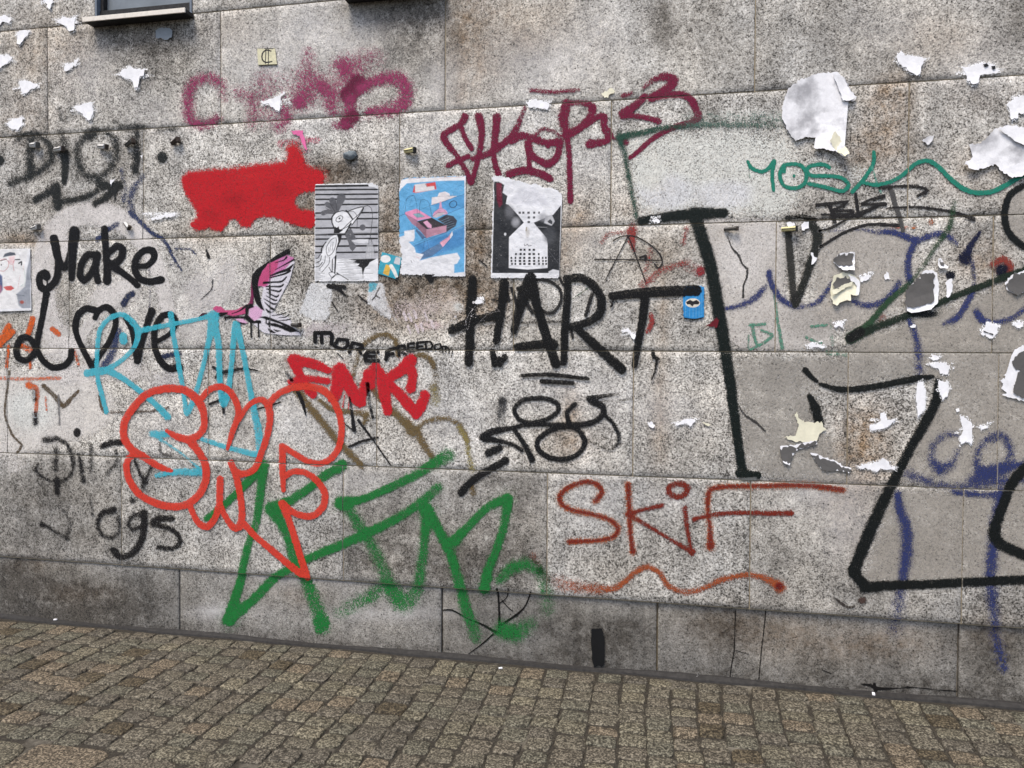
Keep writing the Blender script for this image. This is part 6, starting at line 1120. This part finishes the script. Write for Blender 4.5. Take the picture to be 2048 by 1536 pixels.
scrap('dark_print', None, [(1666, 566), (1672, 555), (1700, 558), (1700, 566), (1682, 574), (1668, 578)], M_DARKP, jag=2.0, lift=.006, y=-0.0135, seed=101, parent=o); scrap('white_edge', None, [(1694, 550), (1710, 556), (1718, 564), (1716, 590), (1710, 592), (1713, 570), (1700, 562)], M_WHITE, lift=.008, curl=(1, 0), y=-0.0150, seed=102, parent=o); scrap('folded_strip', None, [(1661, 582), (1690, 568), (1704, 564), (1702, 570), (1680, 582), (1664, 590)], M_CREAM, lift=.010, curl=(-1, 1), y=-0.0160, seed=103, parent=o)
o = scrap('poster_fragment', 'dark fragment with white left rim at the right edge, mid height', [(2008, 566), (2020, 552), (2036, 545), (2060, 540), (2060, 580), (2030, 590), (2012, 580)], M_WHITE, 'paper scrap', None, .006, (1, 0), seed=104)
scrap('dark_print', None, [(2011, 568), (2024, 553), (2040, 546), (2062, 541), (2062, 578), (2031, 591), (2015, 581)], M_DARKP, jag=2.0, lift=.004, y=-0.0092, seed=105, parent=o)
o = scrap('poster_fragment', 'ragged dark and white poster remnant at the right edge below the joint', [(2018, 720), (2026, 702), (2034, 696), (2060, 690), (2060, 806), (2040, 800), (2020, 795), (2002, 790), (2018, 782), (2000, 776), (2016, 770), (1996, 762), (2020, 756), (2004, 750), (2024, 744)], M_WHITE, 'paper scrap', None, .008, (-1, 0), seed=106, jag=1.8)
scrap('dark_print', None, [(2022, 722), (2036, 706), (2060, 700), (2060, 742), (2034, 744), (2040, 760), (2028, 768), (2024, 784), (2044, 796), (2060, 790), (2060, 745), (2030, 740)], M_DARKP, jag=2.0, lift=.004, y=-0.0098, seed=107, parent=o)
o = scrap('poster_fragment', 'dark grey torn strip below the yellowed star scrap', [(1620, 905), (1628, 906), (1645, 914), (1668, 920), (1682, 930), (1702, 936), (1700, 944), (1670, 940), (1644, 940), (1632, 922)], M_WHITE, 'paper scrap', None, .004, (0, 1), seed=108)
scrap('dark_print', None, [(1621, 908), (1645, 916), (1668, 922), (1680, 932), (1702, 938), (1699, 945), (1670, 941), (1644, 941), (1631, 922)], M_DARKP, jag=2.0, lift=.002, y=-0.0082, seed=109, parent=o)
o = scrap('poster_fragment', 'black and white hooked remnant left of the dark torn strip', [(1560, 892), (1590, 890), (1610, 884), (1632, 880), (1634, 888), (1612, 894), (1590, 900), (1582, 916), (1578, 930), (1566, 924), (1562, 908)], M_WHITE, 'paper scrap', None, .006, (0, 1), seed=110)
scrap('dark_print', None, [(1559, 896), (1588, 894), (1612, 888), (1633, 883), (1630, 889), (1610, 895), (1590, 901), (1581, 914), (1577, 930), (1565, 922)], M_DARKP, jag=2.0, lift=.004, y=-0.0092, seed=111, parent=o)
o = scrap('poster_fragment', 'small dark chip with white L shaped rim under the green line', [(1875, 518), (1880, 516), (1890, 530), (1896, 534), (1892, 538), (1878, 537)], M_WHITE, 'paper scrap', None, .008, (0, 1), seed=112)
scrap('dark_print', None, [(1879, 519), (1887, 528), (1886, 532), (1880, 531)], M_DARKP, jag=2.0, lift=.003, y=-0.0092, seed=113, parent=o)
scrap('tape_strip', 'upright strip of black tape on the plinth', [(1183, 1259), (1204, 1259), (1208, 1280), (1208, 1330), (1203, 1336), (1196, 1332), (1188, 1337), (1184, 1322), (1182, 1290)], M_BLACKT, 'tape', None, .001, (0, 1), y=0.010, jag=.5, seed=120)

# ------------------------------------------------------------------ sawn off wall plugs and anchors (fixed into the slabs)
def plug(x, y, w, h, mat, mat2, label, tilt=0.0, out=0.03):
    s = m_per_px(x, y); X, Zc = px_wall(x, y); r = h * s * .5
    bm = bmesh.new()
    def tube(x0, x1, ra, rb, n=10):
        ra_ = []
        for xx, rr in ((x0, ra), (x0 + (x1 - x0) * .5, (ra + rb) / 2), (x1, rb)):
            ra_.append([bm.verts.new((xx, rr * math.cos(a) * .9, rr * math.sin(a))) for a in [i * 2 * math.pi / n for i in range(n)]])
        for A, Bv in zip(ra_, ra_[1:]):
            for i in range(n): bm.faces.new((A[i], A[(i + 1) % n], Bv[(i + 1) % n], Bv[i]))
        bm.faces.new(ra_[0]); bm.faces.new(ra_[-1][::-1])
    L = w * s
    tube(-L * .5, L * .5, r * .85, r)
    bmesh.ops.recalc_face_normals(bm, faces=bm.faces)
    me = bpy.data.meshes.new('wall_plug'); bm.to_mesh(me); bm.free()
    o = link('wall_plug', me, mat, wall); o.location = (float(X), -out * .5 - 0.004, float(Zc)); o.rotation_euler = (0, tilt, math.radians(-22)); o['label'] = label
    # slot and collar
    bm = bmesh.new(); bm_box(bm, -L * .46, L * .5 + .001, -r * 1.04, -r * .8, -r * .14, r * .14)
    bm_box(bm, L * .30, L * .62, -r * .3, r * 1.2, -r * 1.08, r * 1.08, .001)
    me = bpy.data.meshes.new('slot'); bm.to_mesh(me); bm.free(); link('slot', me, mat2, o)
    return o
for args in [(73, 292, 19, 10, M_PLUGW, M_STEEL, 'white wall plug on the stem of the faded D', .1), (122, 300, 24, 9, M_PLUGW, M_RUSTY, 'slotted pale plug over the faded letter i', .05), (209, 295, 22, 9, M_PLUGW, M_RUSTY, 'slotted pale plug inside the faded letter O', .15), (263, 288, 21, 9, M_STEEL, M_RUSTY, 'grey plug on the faded letter T', -.3), (354, 285, 17, 10, M_RUSTY, M_RUSTY, 'dark rusty stub right of the faded letters', -.35),
             (821, 303, 22, 10, M_PLUGY, M_BLACKT, 'yellow and black plug above the blue poster', 0), (75, 457, 20, 9, M_PLUGW, M_STEEL, 'white plug left of the grey sprayed arch', -.1), (258, 452, 15, 8, M_PLUGW, M_RUSTY, 'white angled plug at the top of the grey arch', .7), (1460, 459, 26, 8, M_STEEL, M_RUSTY, 'dark stub right of the tall black stroke top', 0), (1576, 459, 28, 10, M_PLUGY, M_BLACKT, 'yellow plug at the top of the narrow V', 0), (594, 650, 20, 8, M_STEEL, M_RUSTY, 'grey stub at the tip of the stencil bird tail', .05), (1920, 0, 1, 1, M_STEEL, M_STEEL, '', 0)][:-1]:
    plug(*args)
# putty lump above the bird poster
s = m_per_px(703, 312); X, Zc = px_wall(703, 312)
bm = bmesh.new(); bmesh.ops.create_icosphere(bm, subdivisions=3, radius=1)
for v in bm.verts:
    n = mathutils.noise.noise(v.co * 1.7) * .35 + mathutils.noise.noise(v.co * 4.1) * .15
    v.co *= 1 + n; v.co.x *= 14 * s; v.co.y *= 9 * s; v.co.z *= 8.5 * s
me = bpy.data.meshes.new('putty_lump'); bm.to_mesh(me); bm.free(); me.shade_smooth()
o = link('putty_lump', me, M_FOAM, wall); o.location = (float(X), -0.010, float(Zc)); o['label'] = 'lumpy grey putty blob above the bird poster'

# ------------------------------------------------------------------ pavement of granite setts
pave = link('pavement', mesh_np('pavement', [(-40, -30, -0.0065), (40, -30, -0.0065), (40, 0.2, -0.0065), (-40, 0.2, -0.0065)], [(0, 1, 2, 3)]), M_SAND)
props(pave, 'granite sett pavement along the foot of the wall', None, None, 'structure')
# tarred fillet where the setts meet the plinth
bm = bmesh.new(); xs_ = np.arange(-5.3, 2.4, 0.05); prev = None
for i, xx in enumerate(xs_):
    d = 0.012 + 0.005 * math.sin(xx * 9) + rng.uniform(-.003, .003); hh = 0.010 + 0.005 * math.sin(xx * 5 + 1) + rng.uniform(-.002, .002)
    row = [bm.verts.new((xx, 0.03, hh)), bm.verts.new((xx, 0.006, hh * .9)), bm.verts.new((xx, -d, 0.003)), bm.verts.new((xx, -d - .004, -0.012))]
    if prev: [bm.faces.new((prev[j], prev[j + 1], row[j + 1], row[j])) for j in range(3)]
    prev = row
bmesh.ops.recalc_face_normals(bm, faces=bm.faces)
me = bpy.data.meshes.new('tar_fillet'); bm.to_mesh(me); bm.free(); link('tar_fillet', me, M_TAR, pave)

def sett_mesh(seed):
    r = random.Random(seed); bm = bmesh.new()
    def ring(k, z_, jit):
        out = []
        for cx_, cy_, a0 in ((.5, .5, 0), (-.5, .5, 90), (-.5, -.5, 180), (.5, -.5, 270)):
            rc = 0.16 * co[(cx_, cy_)]
            for a in (10, 45, 80):
                t = math.radians(a0 + a)
                out.append((k * (cx_ * (1 - 2 * rc) + rc * math.cos(t) + off[(cx_, cy_)][0]), k * (cy_ * (1 - 2 * rc) + rc * math.sin(t) + off[(cx_, cy_)][1]), z_ + jit * r.uniform(-1, 1)))
        return [bm.verts.new(p) for p in out]
    co = {c: r.uniform(.6, 1.5) for c in ((.5, .5), (-.5, .5), (-.5, -.5), (.5, -.5))}
    off = {c: (r.uniform(-.045, .045), r.uniform(-.05, .05)) for c in co}
    A = ring(1.0, -0.35, 0); Bq = ring(1.0, -0.07, .01); Cq = ring(.972, -0.014, .01); Dq = ring(.90, 0.0, .014)
    for p, q in ((A, Bq), (Bq, Cq), (Cq, Dq)):
        for i in range(12): bm.faces.new((p[i], p[(i + 1) % 12], q[(i + 1) % 12], q[i]))
    c = bm.verts.new((0, 0, .012 * r.uniform(-.5, 1)))
    for i in range(12): bm.faces.new((Dq[i], Dq[(i + 1) % 12], c))
    me = bpy.data.meshes.new('paving_stone'); bm.to_mesh(me); bm.free(); me.shade_smooth(); me.materials.append(M_COBBLE)
    return me
SETTS = [sett_mesh(i) for i in range(24)]
stones = []
gx0, gy0 = px_ground(0, 1469); gx1, gy1 = px_ground(510, 1529)
def slab_line(x): return gy0 + (gy1 - gy0) * (x - gx0) / (gx1 - gx0)
r = random.Random(5)
x = -5.2
while x < 2.3:
    w = r.uniform(.098, .128)
    yy = -0.030 - r.uniform(0, .012) ; k = 0
    while yy > -1.75:
        d = r.uniform(.082, .112)
        if k == 0: d = r.uniform(.07, .12)
        yc = yy - d / 2; xc = x + w / 2 + 0.012 * math.sin(yc * 5.0 + x * 1.7)
        if x < -1.2 and yc < slab_line(xc) - 0.02: break
        stones.append((xc, yc, w - r.uniform(.004, .009), d - r.uniform(.009, .015), r.uniform(-3.2, 3.2), r.uniform(-.003, .004), r.uniform(-1.2, 1.2), r.uniform(-1.2, 1.2)))
        yy -= d; k += 1
    x += w
# larger slabs in front, bottom left
x = -5.2
while x < -1.2:
    w = r.uniform(.26, .36); yb = slab_line(x + w / 2) - 0.02
    for q in range(4):
        d = r.uniform(.20, .26); stones.append((x + w / 2, yb - d / 2, w - .012, d - .012, r.uniform(-1, 1), r.uniform(-.002, .002), r.uniform(-.5, .5), r.uniform(-.5, .5))); yb -= d
    x += w
def shows(s):
    xs2 = [to_px(s[0] + dx * s[2] / 2, s[1] + dy * s[3] / 2, 0) for dx in (-1, 1) for dy in (-1, 1)]
    cx2 = sum(p[0] for p in xs2) / 4; cy2 = sum(p[1] for p in xs2) / 4
    a = abs((xs2[3][0] - xs2[0][0]) * (xs2[1][1] - xs2[2][1]) - (xs2[1][0] - xs2[2][0]) * (xs2[3][1] - xs2[0][1])) / 2
    inside = -20 < cx2 < 2068 and cy2 < 1550
    return a if inside else 0
stones.sort(key=shows, reverse=True)
nvis = sum(1 for s in stones if shows(s) > 0)
print('setts in view', nvis, 'of', len(stones))
rest_v, rest_f, rest_r = [], [], []
for i, s_ in enumerate(stones):
    me = SETTS[i % len(SETTS)]
    big = s_[2] > .2
    sc = (s_[2], s_[3], 0.10 if not big else .10)
    M = mathutils.Matrix.Translation((s_[0], s_[1], s_[5])) @ mathutils.Euler((math.radians(s_[6]), math.radians(s_[7]), math.radians(s_[4] + (180 if i % 2 else 0)))).to_matrix().to_4x4() @ mathutils.Matrix.Diagonal((*sc, 1))
    if i < 300:
        o = bpy.data.objects.new('paving_stone', me); COL.objects.link(o); o.parent = pave; o.matrix_world = M
    else:
        nb = len(rest_v); rest_v += [tuple(M @ v.co) for v in me.vertices]; rest_r += [(i * 0.6180339) % 1.0] * len(me.vertices)
        rest_f += [tuple(nb + q for q in p.vertices) for p in me.polygons]
me = bpy.data.meshes.new('smaller_paving_stones'); me.from_pydata(rest_v, [], rest_f); me.update(); me.shade_smooth(); attr_f(me, 'rnd', rest_r)
props(link('smaller_paving_stones', me, M_COBBLE, pave), None, None, None, 'stuff')

# ------------------------------------------------------------------ litter at the foot of the wall
def litter(name, label, px, py, L, Wd, H, rot, mat, cat):
    gx, gy = px_ground(px, py)
    bm = bmesh.new(); bm_box(bm, -L / 2, L / 2, -Wd / 2, Wd / 2, 0, H, min(Wd, H) * .25)
    for v in bm.verts: v.co.z += 0.12 * H * math.sin(v.co.x / L * 7); v.co.y += .1 * Wd * math.sin(v.co.x / L * 5)
    bmesh.ops.recalc_face_normals(bm, faces=bm.faces)
    me = bpy.data.meshes.new(name); bm.to_mesh(me); bm.free()
    o = props(link(name, me, mat), label, cat); o.location = (gx, gy, 0.002); o.rotation_euler = (0, 0, math.radians(rot)); return o
litter('paper_stick', 'thin white stick lying against the plinth foot', 757, 1299, .085, .010, .006, -4, M_WHITE, 'litter')
litter('paper_crumb', 'small white crumb by the plinth joint near the black tape', 1306, 1344, .016, .012, .012, 20, M_WHITE, 'litter')
litter('paper_crumb', 'tiny white crumb at the wall foot right of the long plinth joint', 1394, 1356, .014, .010, .010, 50, M_WHITE, 'litter')
litter('paper_crumb', 'white crumb on the setts below the cracked plinth slab', 1001, 1338, .018, .010, .006, 20, M_WHITE, 'litter')
litter('paper_crumb', 'white crumb below the chipped hole, lower right', 1747, 1391, .014, .012, .010, 70, M_WHITE, 'litter')
litter('paper_crumb', 'white crumb at the wall foot, far left', 111, 1242, .018, .012, .010, 10, M_WHITE, 'litter')
print('slabs', slab_n, 'objects', len(bpy.data.objects))
